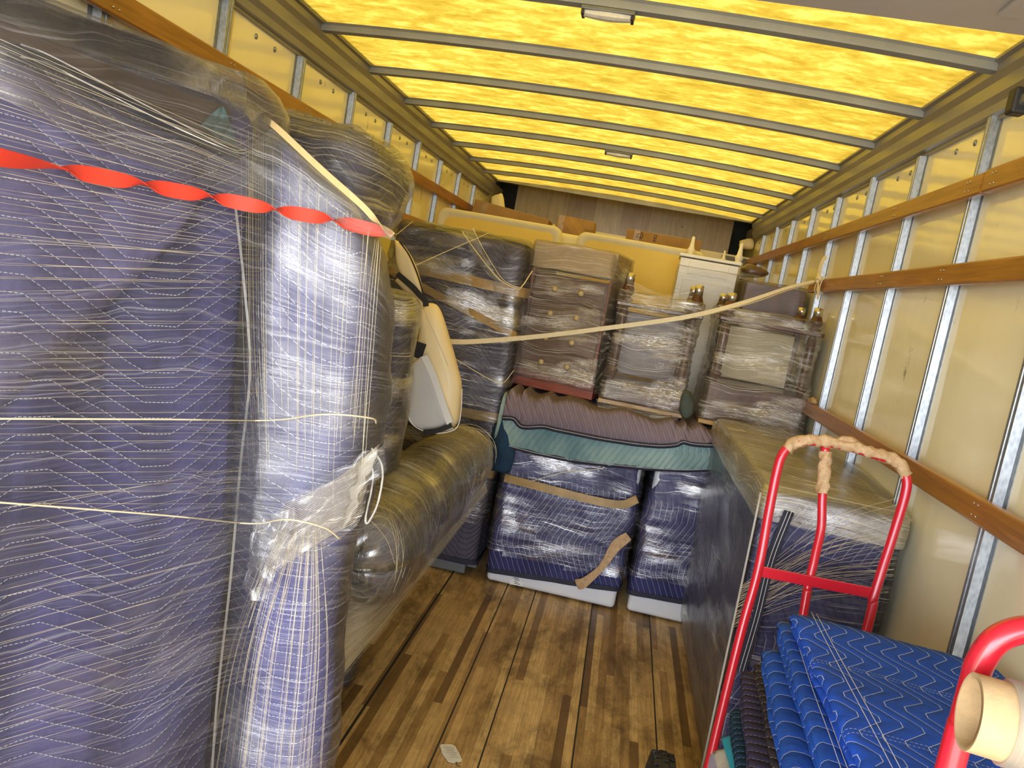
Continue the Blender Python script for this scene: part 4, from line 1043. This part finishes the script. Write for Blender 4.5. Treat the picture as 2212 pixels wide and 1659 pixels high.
for j, (px, py, y, s, lab) in enumerate(((1489, 560, 5.22, .85, 'white turned bedpost finial left of the other two, behind the white cabinet'), (1592, 578, 5.22, .9, 'white turned bedpost finial at the right corner behind the white cabinet'), (1560, 572, 5.35, .55, 'short white bedpost finial between the two taller ones'))):
    p = at(px, py, y=y); P_ = thing('bed_post', (p.x, p.y, 0), lab, 'bedpost')
    box('post_shaft', (p.x, p.y, (p.z - .0) / 2), (.055, .055, p.z), M_['whitewood'], P_, .004)
    lathe('finial', [(r * s * 1.05, z * s) for r, z in FIN], (p.x, p.y, p.z - .002), M_['whitewood'], P_)
K = thing('dark_cabinet', (.76, 4.85, 0), 'dark cherry cabinet in film behind the right-hand upturned table', 'cabinet')
box('carcass', (.775, 4.86, .90), (.33, .40, 1.78), M_['darkwood'], K, .006)
LK = loft([(1.0, rect(.775, 4.86, .34, .415)), (1.80, rect(.775, 4.86, .34, .415))], r=.015, rt=.008, nz=24, amp=.004, seed=9)
put_loft('stretch_film', LK, M_['f_thin'], K, off=.003, ridge=.004, rf=90)
sheet('loose_film', [[V(*at(1600, 588, y=4.66)), V(*at(1660, 600, y=4.66)), V(*at(1735, 612, y=4.66))], [V(*at(1598, 602, y=4.65)), V(*at(1660, 612, y=4.65)), V(*at(1733, 622, y=4.65))]], M_['f_loose'], K, .006, 22)
o = pad('folded_cloth', [(1600, 580), (1615, 570), (1645, 580), (1660, 592), (1640, 600), (1605, 597)], 5.1, .2, M_['brownwrap']); o['_'] = 1
tag(o, 'dark brown cloth lying on top of the dark cherry cabinet', 'cloth')

# mattresses
def mattress(x0, x1, y, z0, z1, th, lab, rt=.06):
    cx = (x0 + x1) / 2; T_ = thing('mattress', (cx, y, z0), lab, 'mattress', None)
    def panel(xa, xb, za, zb, ya, yb, r, n=8):
        out = []
        for (px_, pz_), a0 in (((xb - r, zb - r), 0), ((xa + r, zb - r), 90), ((xa + r, za + r), 180), ((xb - r, za + r), 270)):
            for k in range(n + 1):
                a = math.radians(a0 + 90 * k / n); out.append((px_ + r * math.cos(a), pz_ + r * math.sin(a)))
        return out
    # ticking body with soft front
    vs = []; rings_ = []
    for d, yy in ((.0, y + .02), (0, y + th - .02), (.03, y + th), (.3, y + th)): pass
    o_ = panel(x0, x1, z0, z1, 0, 0, rt); n = len(o_)
    prof = [(.030, y + .004), (.012, y + .001), (0, y + .015), (0, y + th - .015), (.012, y + th)]
    c = V((x0 + x1) / 2, 0, (z0 + z1) / 2)
    def ins(d): return [((px_ - c.x) * (1 - 2 * d / (x1 - x0)) + c.x, (pz_ - c.z) * (1 - 2 * d / (z1 - z0)) + c.z) for px_, pz_ in o_]
    for d, yy in prof:
        for px_, pz_ in ins(d): vs.append(V(px_, yy, pz_))
    fs = [[i * n + k, i * n + (k + 1) % n, (i + 1) * n + (k + 1) % n, (i + 1) * n + k] for i in range(4) for k in range(n)] + [[4 * n + k for k in range(n)]]
    a_ = ins(.030); b_ = ins(.055); base = len(vs)
    for px_, pz_ in b_: vs.append(V(px_, y + .012, pz_))
    fs += [[k, (k + 1) % n, base + (k + 1) % n, base + k] for k in range(n)]
    mesh('border', vs, fs, M_['piping'], T_)
    gx, gz = 26, 12; vs = []; xa, xb, za, zb = x0 + .045, x1 - .045, z0 + .045, z1 - .045
    for i in range(gx + 1):
        for k in range(gz + 1):
            p = V(xa + (xb - xa) * i / gx, y + .014, za + (zb - za) * k / gz)
            p.y -= .004 + .006 * noise.noise(V(p.x * 5, p.z * 9, x0))
            vs.append(p)
    fs = [[i * (gz + 1) + k, i * (gz + 1) + k + 1, (i + 1) * (gz + 1) + k + 1, (i + 1) * (gz + 1) + k] for i in range(gx) for k in range(gz)]
    mesh('ticking', vs, fs, M_['mattress'], T_)
    return T_
mattress(-1.43, -.555, 5.50, 1.05, 1.975, .17, 'yellow mattress with cream border on end, left of the two at the back')
mattress(-.435, .42, 5.42, 1.0, 1.965, .17, 'yellow mattress with cream border on end, behind the white cabinet')
o = box('wrapped_bedding', (-.495, 5.75, 1.40), (.30, .18, 1.10), M_['piping'], None, .03, seg=4); tag(o, 'cream edge of bedding filling the gap between the two mattresses', 'bedding')
# a low stack that lifts the mattresses (hidden behind the front row)
o = box('wooden_platform', (-.5, 5.75, .5), (1.85, .6, 1.0), M_['redwood'], None, .01); tag(o, 'reddish wooden base carrying the two yellow mattresses', 'platform')

# cardboard boxes along the back
def carton(p0, s, rz, lab, tilt=0., crush=0.):
    T_ = thing('cardboard_box', (p0[0], p0[1], p0[2] - s[2] / 2), lab, 'box')
    Rm = Matrix.Rotation(rz, 4, 'Z') @ Matrix.Rotation(tilt, 4, 'Y')
    o = box('carton', p0, s, M_['card'], T_, .004, rot=Rm.to_3x3())
    if crush:
        bm = bmesh.new(); bm.from_mesh(o.data); bmesh.ops.subdivide_edges(bm, edges=bm.edges[:], cuts=3, use_grid_fill=True)
        for v in bm.verts: v.co += V(noise.noise(v.co * 9), noise.noise(v.co * 9 + V(5, 0, 0)), noise.noise(v.co * 9 + V(0, 5, 0))) * crush
        bm.to_mesh(o.data); bm.free()
    v = Vector(p0) + Rm.to_3x3() @ V(-s[0] * .36, 0, 0)
    box('box_tape', v, (.05, s[1] + .004, s[2] + .004), M_['brownband'], T_, .001, rot=Rm.to_3x3())
    return T_, Rm
b1, _ = carton((-1.08, 6.55, 1.99), (.62, .30, .25), 0, 'long cardboard box tilted beyond the left mattress', .10)
b2, _ = carton((-.555, 6.52, 1.995), (.30, .25, .27), 0, 'crumpled taped cardboard box behind the gap between the mattresses', .02, .025)
b3, R3 = carton((.15, 6.50, 1.99), (.58, .25, .25), 0, 'long cardboard box with a round symbol beyond the right mattress', .0)
# printed circle symbol and letters on its front
vs, fs = [], []
cx_, cz_ = -.045, 2.078
for k in range(28):
    a = 2 * math.pi * k / 28
    for r in (.029, .034): vs.append(V(cx_ + r * math.cos(a), 6.3735, cz_ + r * math.sin(a)))
for k in range(28): fs.append([2 * k, 2 * k + 1, (2 * k + 3) % 56, (2 * k + 2) % 56])
mesh('printed_symbol', vs, fs, M_['ink'], b3, smooth=False)
for c, s in (((cx_, 6.3735, 2.064), (.042, .001, .0035)), ((cx_ - .010, 6.3735, 2.077), (.0035, .001, .025)), ((cx_ + .005, 6.3735, 2.089), (.026, .001, .0035)), ((cx_ + .016, 6.3735, 2.077), (.0035, .001, .025))):
    box('printed_symbol', c, s, M_['ink'], b3, 0)
def text(name, s, loc, size, mat, parent, rot, ext=.0004):
    cu = bpy.data.curves.new(name, 'FONT'); cu.body = s; cu.size = size; cu.extrude = ext; cu.align_x = 'CENTER'; cu.align_y = 'CENTER'
    o = bpy.data.objects.new(name, cu); dg = None; col.objects.link(o)
    me = bpy.data.meshes.new_from_object(o); bpy.data.objects.remove(o)
    me.materials.clear(); me.materials.append(mat)
    t = bpy.data.objects.new(name, me); col.objects.link(t)
    org = Vector(parent['_o']); t.parent = parent; t.location = Vector(loc) - org; t.rotation_euler = rot; t['_o'] = list(loc)
    return t
text('printed_letters', 'FID', (.085, 6.373, 2.078), .038, M_['ink'], b3, (math.radians(90), math.radians(-90), 0))
# what carries the cartons
o = box('storage_rack', (-.30, 6.72, .93), (1.9, .60, 1.86), M_['whitewood'], None, .01); tag(o, 'pale painted case carrying the cardboard boxes at the very back', 'case')
o = pad('foam_block', [(1062, 425), (1075, 420), (1088, 428), (1092, 530), (1060, 530)], 6.85, .12, M_['piping']); tag(o, 'cream foam scrap in the far upper left corner', 'foam')
o = pad('foam_block', [(1598, 520), (1618, 515), (1628, 520), (1625, 538), (1598, 535)], 7.44, .10, M_['piping']); tag(o, 'cream foam scrap in the far upper right corner', 'foam')

# long cream strap and its knot on the tie rail
kn = V(XR - .058, 4.26, 1.83)
o = ribbon('strap', [V(*at(955, 737, y=3.36)), V(*at(1020, 738, y=3.52)), V(*at(1150, 728, y=3.74)), V(*at(1300, 710, y=3.90)), V(*at(1480, 685, y=3.96)), V(*at(1600, 655, y=4.04)), V(*at(1700, 622, y=4.16)), kn + V(-.03, -.005, 0)], .022, M_['cream'], None, lambda t: .3 * math.sin(t * 5), th=.001, widf=lambda t: 1 if t < .6 else 1 - .5 * (t - .6) / .4)
S_ = o; tag(o, 'long cream strap tied to the right tie rail and crossing in front of the chests', 'strap')
ribbon('strap_strand', [V(*at(1500, 686, y=3.97)), V(*at(1620, 656, y=4.05)), V(*at(1700, 628, y=4.16)), kn + V(-.03, -.005, -.01)], .010, M_['cream'], o, lambda t: 1.0, th=.001)
for dy_ in (-.06, 0.0, .05):
    ribbon('knot_loop', [kn + V(.012, dy_, .030), kn + V(-.006, dy_, .005), kn + V(-.008, dy_ + .004, -.045), kn + V(.012, dy_ + .004, -.062)], .014, M_['cream'], o, face=(-1, 0, 0), th=.0012)
tube('knot', [kn + V(-.004, -.03, .01), kn + V(-.016, 0, .018), kn + V(-.014, .02, .004), kn + V(-.012, -.015, -.002)], .010, M_['cream'], o, 8, 6)
ribbon('knot_tail', [kn + V(-.012, 0, .01), kn + V(-.018, -.01, .07), kn + V(-.014, -.02, .11), kn + V(-.006, -.035, .125)], .022, M_['cream'], o, face=(-1, -.6, 0), th=.0012)
ribbon('knot_tail', [kn + V(-.012, .0, .0), kn + V(-.016, -.055, -.03), kn + V(-.012, -.085, -.09)], .014, M_['cream'], o, face=(-1, -.3, 0), th=.0012)

# ---------------------------------------------------------------- big wrapped chest on the right
Rr = thing('wrapped_chest', (.72, 3.2, 0), 'big chest in navy quilt and film against the right wall behind the hand truck', 'wrapped furniture')
def rq(e, dy=0.): return [(.545 - e, 2.52 - dy), (.93, 2.50 - dy), (.93, 3.93), (.545 - e, 3.93)]
LR = loft([(.16, rq(.0)), (.6, rq(.012)), (.98, rq(.025)), (1.05, rq(.02))], r=.03, rt=.02, nz=50, ne=30, amp=.010, freq=5, seed=90, amp2=.004, freq2=22)
put_loft('moving_blanket', LR, M_['q_navy'], Rr)
box('carcass', (.745, 3.22, .50), (.36, 1.38, .98), M_['darkwood'], Rr, .01)
box('plinth', (.745, 3.22, .05), (.345, 1.36, .10), M_['darkwood'], Rr, .006)
LR2 = loft([(.10, rq(.005, .01)), (.5, rq(.015, .01)), (1.02, rq(.03, .012)), (1.068, rq(.02))], r=.025, rt=.012, nz=50, ne=30, amp=.004, freq=5, seed=91)
put_loft('stretch_film', LR2, M_['f_right'], Rr, off=.008, ridge=.006, rf=20)
put_loft('stretch_film', LR2, M_['f_roll'], Rr, off=.016, ridge=.006, rf=14, drop=lambda c: c.z < .98)['label'] = 'loose film over the top'  # yellow roof light on the top comes from this film's gold tint
ribbon('blanket_binding', [V(*at(1705, 1105, y=2.475)), V(*at(1665, 1210, y=2.475)), V(*at(1635, 1330, y=2.475)), V(*at(1600, 1450, y=2.475))], .03, M_['binding'], Rr, face=(0, -1, 0), th=.002)
for d in (-3, 5): tube('stitching', [V(*at(1705 + d, 1105, y=2.47)), V(*at(1665 + d, 1210, y=2.47)), V(*at(1635 + d, 1330, y=2.47)), V(*at(1600 + d, 1450, y=2.47))], .001, M_['thread'], Rr, 5)
ribbon('film_edge', [V(.50, 2.49, 1.06), V(.505, 2.485, .6), V(.51, 2.49, .12)], .006, M_['f_fold'], Rr, face=(-.6, -1, 0))
ln = []; rnd = random.Random(17)
for k in range(34):
    t = k / 34; z0_ = .62 + .14 * rnd.random(); ln.append([V(.502, 2.478, z0_), V(.70, 2.472, z0_ + .10 + .16 * t), V(.925, 2.478, z0_ + .16 + .24 * t)])
for k in range(30):
    t = rnd.random(); ln.append([V(.53, 2.5 + 1.4 * t, 1.085), V(.93, 2.5 + 1.4 * min(1, max(0, t + rnd.uniform(-.35, .1))), 1.085)])
strands('film_strand', Rr, ln, .0004, M_['cream'], 4)
sheet('loose_film', [[V(*at(1560, 928, y=3.88)), V(*at(1640, 1010, y=3.0)), V(*at(1660, 1060, y=2.5))], [V(*at(1600, 920, y=3.9)), V(*at(1750, 1010, y=3.0)), V(*at(1830, 1090, y=2.47))], [V(*at(1720, 925, y=3.95)), V(*at(1880, 1030, y=3.0)), V(*at(1978, 1130, y=2.45))]], M_['f_loose'], Rr, .008, 14)

# ---------------------------------------------------------------- red hand truck
HT = thing('hand_truck', (.55, 2.15, 0), 'red tubular hand truck with tan tape on its handle, standing by the wrapped chest', 'hand truck')
def hy(py): return 2.26 - .15 * (py - 975) / 684
def hp(px, py, dy=0.): return V(*at(px, py, y=hy(py) + dy))
def ext(a, b, z): t = (z - b.z) / (b.z - a.z); return b + (b - a) * t
lt, lb = hp(1655, 1120), hp(1530, 1659); rt_, rb_ = hp(1948, 1075), hp(1870, 1370)
lf = ext(lt, lb, .03); rf_ = ext(rt_, rb_, .03)
path = [lf, lb, hp(1600, 1370), hp(1637, 1235), hp(1662, 1100), hp(1678, 1020), hp(1690, 982), hp(1712, 960), hp(1750, 953), hp(1820, 962), hp(1900, 985), hp(1938, 1000), hp(1957, 1030), hp(1955, 1070), hp(1925, 1170), hp(1887, 1290), rb_, rf_]
tube('frame', path, .0128, M_['red'], HT, 14, 8)
ce = [hp(1783, 965, .005), hp(1781, 1010, .005), hp(1776, 1080), hp(1774, 1140), hp(1760, 1205, .01), hp(1745, 1270, .012), hp(1733, 1340, .012)]
cf = ext(ce[-2], ce[-1], .06)
tube('centre_tube', ce + [cf], .0120, M_['red'], HT, 12, 6)
def bar(name, a, b, hgt, th, mat, parent):
    d = (b - a); c = (a + b) / 2; X = d.normalized(); Z = V(0, 0, 1); Y = Z.cross(X).normalized(); Z = X.cross(Y)
    Rm = Matrix((X, Y, Z)).transposed()
    return box(name, c, (d.length, th, hgt), mat, parent, .002, rot=Rm)
bar('cross_bar', hp(1637, 1233), hp(1888, 1282), .030, .006, M_['red'], HT)
bar('cross_bar', ext(hp(1600, 1370), lb, .30), ext(rt_, rb_, .33), .030, .006, M_['red'], HT)
bar('axle', V(.32, 2.21, .147), V(.86, 2.21, .147), .016, .016, M_['galv'], HT)
box('nose_plate', ((lf.x + rf_.x) / 2, lf.y - .09, .012), (rf_.x - lf.x + .04, .18, .008), M_['red'], HT, .002)
def wheel(cx, cy, cz, R_, wd, parent):
    prof = []
    for a in range(0, 361, 20):
        q = math.radians(a - 90); prof.append((R_ - wd / 2 * .9 + wd / 2 * .9 * math.cos(q) * (1 if math.cos(q) > 0 else .3), wd / 2 * math.sin(q)))
    vs, fs = [], []; n = 40
    for r_, z_ in prof:
        for k in range(n): a = 2 * math.pi * k / n; vs.append(V(cx + z_, cy + r_ * math.cos(a), cz + r_ * math.sin(a)))
    for i_ in range(len(prof) - 1):
        for k in range(n): fs.append([i_ * n + k, i_ * n + (k + 1) % n, (i_ + 1) * n + (k + 1) % n, (i_ + 1) * n + k])
    tr_ = mesh('wheel', vs, fs, M_['black'], parent)
    tb = []
    for k in range(26):
        a = 2 * math.pi * k / 26
        for j, sx in enumerate((-.3, .0, .3)):
            aa = a + (.12 if j == 1 else 0); M3 = Matrix.Rotation(-aa + math.pi / 2, 3, 'X')
            M3 = Matrix.Rotation(aa, 3, 'X')
            r2 = R_ - .002 - (abs(sx) * .012)
            tb.append(raw_box((cx + sx * wd * .95, cy + r2 * math.cos(aa), cz + r2 * math.sin(aa)), (wd * .24, .010, .020), M3))
    t2 = fuse('tread', tb, M_['black'], tr_); t2['kind'] = 'stuff'
    v, f = lathe_raw([(R_ * .45, -.02), (R_ * .45, .02)], (cx, cy, cz), (1, 0, 0), 20); mesh('hub', v, f, M_['galv'], tr_)
wheel(.350, 2.22, .147, .145, .075, HT); wheel(.84, 2.20, .147, .145, .075, HT)
tp = [hp(1700, 972), hp(1716, 957), hp(1752, 951), hp(1820, 960), hp(1900, 983), hp(1940, 1001), hp(1958, 1028)]
tube('tape_wrap', tp, .0162, M_['tape'], HT, 16, 26, .42, 3)
tube('tape_wrap', [hp(1783, 975, .003), hp(1781, 1010, .003), hp(1777, 1066)], .0165, M_['tape'], HT, 16, 22, .45, 8)
tube('tape_wrap', [hp(1805, 953), hp(1835, 950), hp(1862, 968)], .010, M_['tape'], HT, 8, 10, .6, 12)

# ---------------------------------------------------------------- folded blankets heaped in front of the hand truck
def folded(name, far_px, near_px, z, th, wdt, mat, lab, fr_=None, seed=0, hem=None, folds=2, ext_n=.12, group=None):
    fpnt = V(*at(*far_px, z=z)); npnt = V(*at(*near_px, z=z)); d = (npnt - fpnt); npnt = npnt + d.normalized() * ext_n
    rgt = V(-d.y, d.x, 0).normalized()
    if rgt.x < 0: rgt = -rgt
    Pf = fr_ if fr_ else None
    prof = []                          # (across, down) around the folded slab, left folds rounded
    h = th / folds
    pts_ = [(wdt, 0), (wdt * .75, .004), (wdt * .5, 0), (wdt * .3, .0), (.06, 0)]
    for k in range(folds):
        c = -h * (k + .5)
        for a in (90, 120, 150, 180, 210, 240, 270): q = math.radians(a); pts_.append((h * .55 + h * .75 * math.cos(q) + .004 * k, c + h * .48 * math.sin(q)))
    pts_ += [(.06, -th), (wdt * .5, -th), (wdt, -th), (wdt + th * .3, -th * .5)]
    n = len(pts_); vs, uv, fs = [], [], []; S = 26
    cum = [0]
    for a, b in zip(pts_, pts_[1:]): cum.append(cum[-1] + math.hypot(a[0] - b[0], a[1] - b[1]))
    for i_ in range(S + 1):
        t = i_ / S; c = fpnt.lerp(npnt, t)
        e = 1 - max(0, 1 - t / .04) ** 2 * .8 if t < .04 else 1
        for k, (a, b) in enumerate(pts_):
            p = c + rgt * a + V(0, 0, (b + th / 2) * e - th / 2)
            nz_ = noise.noise(V(p.x * 6 + seed, p.y * 5, p.z * 14)); p += V(0, 0, .008 * nz_) + rgt * (.008 * noise.noise(V(p.y * 6, p.z * 30, seed)) if a < .1 else 0)
            if a > .08: p.z += -.02 * ((a - .08) / wdt) ** 2
            vs.append(p); uv.append((cum[k], (fpnt - npnt).length * t))
    for i_ in range(S):
        for k in range(n): fs.append([i_ * n + k, i_ * n + (k + 1) % n, (i_ + 1) * n + (k + 1) % n, (i_ + 1) * n + k])
    fs += [list(range(n)), [S * n + k for k in range(n)]]
    T_ = thing(name, tuple(fpnt.lerp(npnt, .5) - V(0, 0, th)), lab, 'blanket', group)
    mesh('quilted_cloth', vs, fs, mat, T_, uv=uv)
    if hem:
        for q_, mat_ in hem:
            a_ = fpnt + rgt * q_ + V(0, 0, .006); b_ = npnt + rgt * q_ + V(0, 0, .006)
            tube('stitching', [a_.lerp(b_, s_) + V(0, 0, .006 + .008 * noise.noise(V(s_ * 5, q_ * 90, 0))) for s_ in (0.02, .25, .5, .75, 1)], .0006, mat_, T_, 5, 6)
    return T_
th_ = M_['thread']
folded('moving_blanket', (1712, 1318), (1868, 1659), .955, .045, .42, M_['q_royal'], 'topmost royal blue quilted blanket with white zigzag stitching, folded on the heap', seed=1, hem=[(.035, th_), (.047, th_)])
folded('moving_blanket', (1680, 1332), (1782, 1659), .905, .055, .42, M_['q_royal2'], 'second royal blue blanket, folded just under the topmost one', seed=2, hem=[(.02, th_), (.03, th_)], folds=3)
folded('moving_blanket', (1655, 1392), (1705, 1659), .845, .065, .42, M_['q_royal2'], 'third blue blanket from the top, lying on the brown one', seed=3)
folded('moving_blanket', (1636, 1420), (1678, 1659), .775, .045, .42, M_['q_brown'], 'brownish folded blanket with orange-white stitches, between blue and plum ones', seed=4)
folded('moving_blanket', (1606, 1440), (1625, 1659), .725, .055, .42, M_['q_plum'], 'plum-grey folded blanket under the brownish one', seed=5)
folded('moving_blanket', (1583, 1520), (1598, 1659), .665, .05, .40, M_['q_dteal'], 'dark teal folded blanket under the plum-grey one', seed=6)
folded('folded_cloth', (1568, 1580), (1588, 1659), .612, .03, .38, M_['turq'], 'turquoise folded cloth low on the heap', seed=7, folds=1)
folded('folded_cloth', (1556, 1610), (1566, 1659), .580, .05, .38, M_['beige'], 'beige quilted cloth below the turquoise one', seed=8, folds=1)
folded('folded_cloth', (1545, 1612), (1540, 1659), .528, .05, .38, M_['lilac'], 'lilac folded cloth at the bottom left of the heap', seed=9, folds=1)
bx = thing('cardboard_box', (.58, 1.35, 0), 'cardboard box under the heap of folded blankets', 'box')
box('carton', (.585, 1.36, .235), (.44, .62, .47), M_['card'], bx, .004); box('box_tape', (.585, 1.36, .236), (.05, .624, .475), M_['brownband'], bx, .001)

# ---------------------------------------------------------------- second hand truck loop and film roll, near right
H2 = thing('hand_truck', (.55, .98, 0), 'red hand truck of which only the curved handle shows at the right edge', 'hand truck')
def q2(px, py, y=.95): return V(*at(px, py, y=y))
a_, b_ = q2(2110, 1440), q2(2052, 1659)
pts = [ext(a_, b_, .03), ext(a_, b_, .55), b_, q2(2078, 1570), q2(2105, 1470), q2(2118, 1430), q2(2150, 1385), q2(2200, 1362), q2(2260, 1362), q2(2330, 1380), q2(2380, 1400), q2(2420, 1440), q2(2420, 1490), q2(2380, 1620)]
pts.append(ext(q2(2400, 1520), q2(2365, 1650), .03))
tube('frame', pts, .0155, M_['red'], H2, 16, 10)
bar('cross_bar', V(pts[1].x, .95, .70), V(pts[-1].x, .95, .72), .03, .006, M_['red'], H2)
box('nose_plate', ((pts[0].x + pts[-1].x) / 2, .88, .012), (.40, .16, .008), M_['red'], H2, .002)
wheel(pts[0].x - .05, .80, .132, .13, .07, H2); wheel(pts[-1].x + .07, .80, .132, .13, .07, H2)
FR = thing('stretch_film_roll', tuple(q2(2080, 1600, .87)), 'roll of clear stretch film on a cardboard core in front of the red handle', 'film roll')
c0 = q2(2092, 1536, .885); axr = V(1, -.13, -.02).normalized()
v, f = lathe_raw([(.0415, 0), (.0415, .5), (.0355, .5), (.0355, 0), (.0415, 0)], c0, axr, 40)
f = f[:-2]; mesh('cardboard_core', v, f, M_['core'], FR)
M_['f_rollstock'] = film('film_roll_stock', math.pi / 2, 1.3, haze=.35, streak=.4, gloss=.7, rough=.18, su=2, sv=120, low=6)
v, f = lathe_raw([(.0416, .034), (.0455, .034), (.0455, .45), (.0416, .45)], c0, axr, 40)
uv = [((i % 40) / 40 * .28, (i // 40) * .15) for i in range(len(v))]
mesh('film_windings', v, f[:-2], M_['f_rollstock'], FR, uv=uv)

# ---------------------------------------------------------------- small things
tg = thing('hang_tag', tuple(at(972, 1628, z=0)), 'white printed hang tag lying on the floor boards', 'tag')
otl = [(950, 1610), (955, 1608), (975, 1608), (983, 1612), (992, 1628), (998, 1641), (996, 1645), (978, 1648), (968, 1645), (955, 1628)]
otp = [V(*at(a, b, z=.003)) for a, b in otl]; n = len(otp)
mesh('tag_card', otp + [p + V(0, 0, .0012) for p in otp], [[k, (k + 1) % n, n + (k + 1) % n, n + k] for k in range(n)] + [list(range(n))[::-1], list(range(n, 2 * n))], M_['paper'], tg, smooth=False)
c = sum(otp, V(0, 0, 0)) / n; dx = (otp[3] - otp[0]).normalized(); dyv = (otp[0] - otp[8]).normalized()
fuse('printed_lines', [raw_box(c + dyv * (.028 - k * .009) + V(0, 0, .0016), (.036 - (k % 3) * .006, .0022, .0004), Matrix.Rotation(math.atan2(dx.y, dx.x), 3, 'Z')) for k in range(7)], plain('pale_grey_ink', (.45, .44, .42), .7), tg)['kind'] = 'stuff'
tube('tag_loop', [V(*at(985, 1646, z=.004)), V(*at(988, 1654, z=.004)), V(*at(995, 1656, z=.004))], .0012, M_['black'], tg, 5, 4)
o = tube('paper_wad', [V(XR - .05, 3.86, 1.252), V(XR - .045, 3.88, 1.262), V(XR - .05, 3.91, 1.256), V(XR - .04, 3.90, 1.27)], .014, M_['tape'], None, 8, 6, .9, 4); tag(o, 'small crumpled wad of tan tape on the lower tie rail', 'tape wad')
for o in list(bpy.data.objects):
    if '_o' in o.keys(): del o['_o']
    if '_' in o.keys(): del o['_']
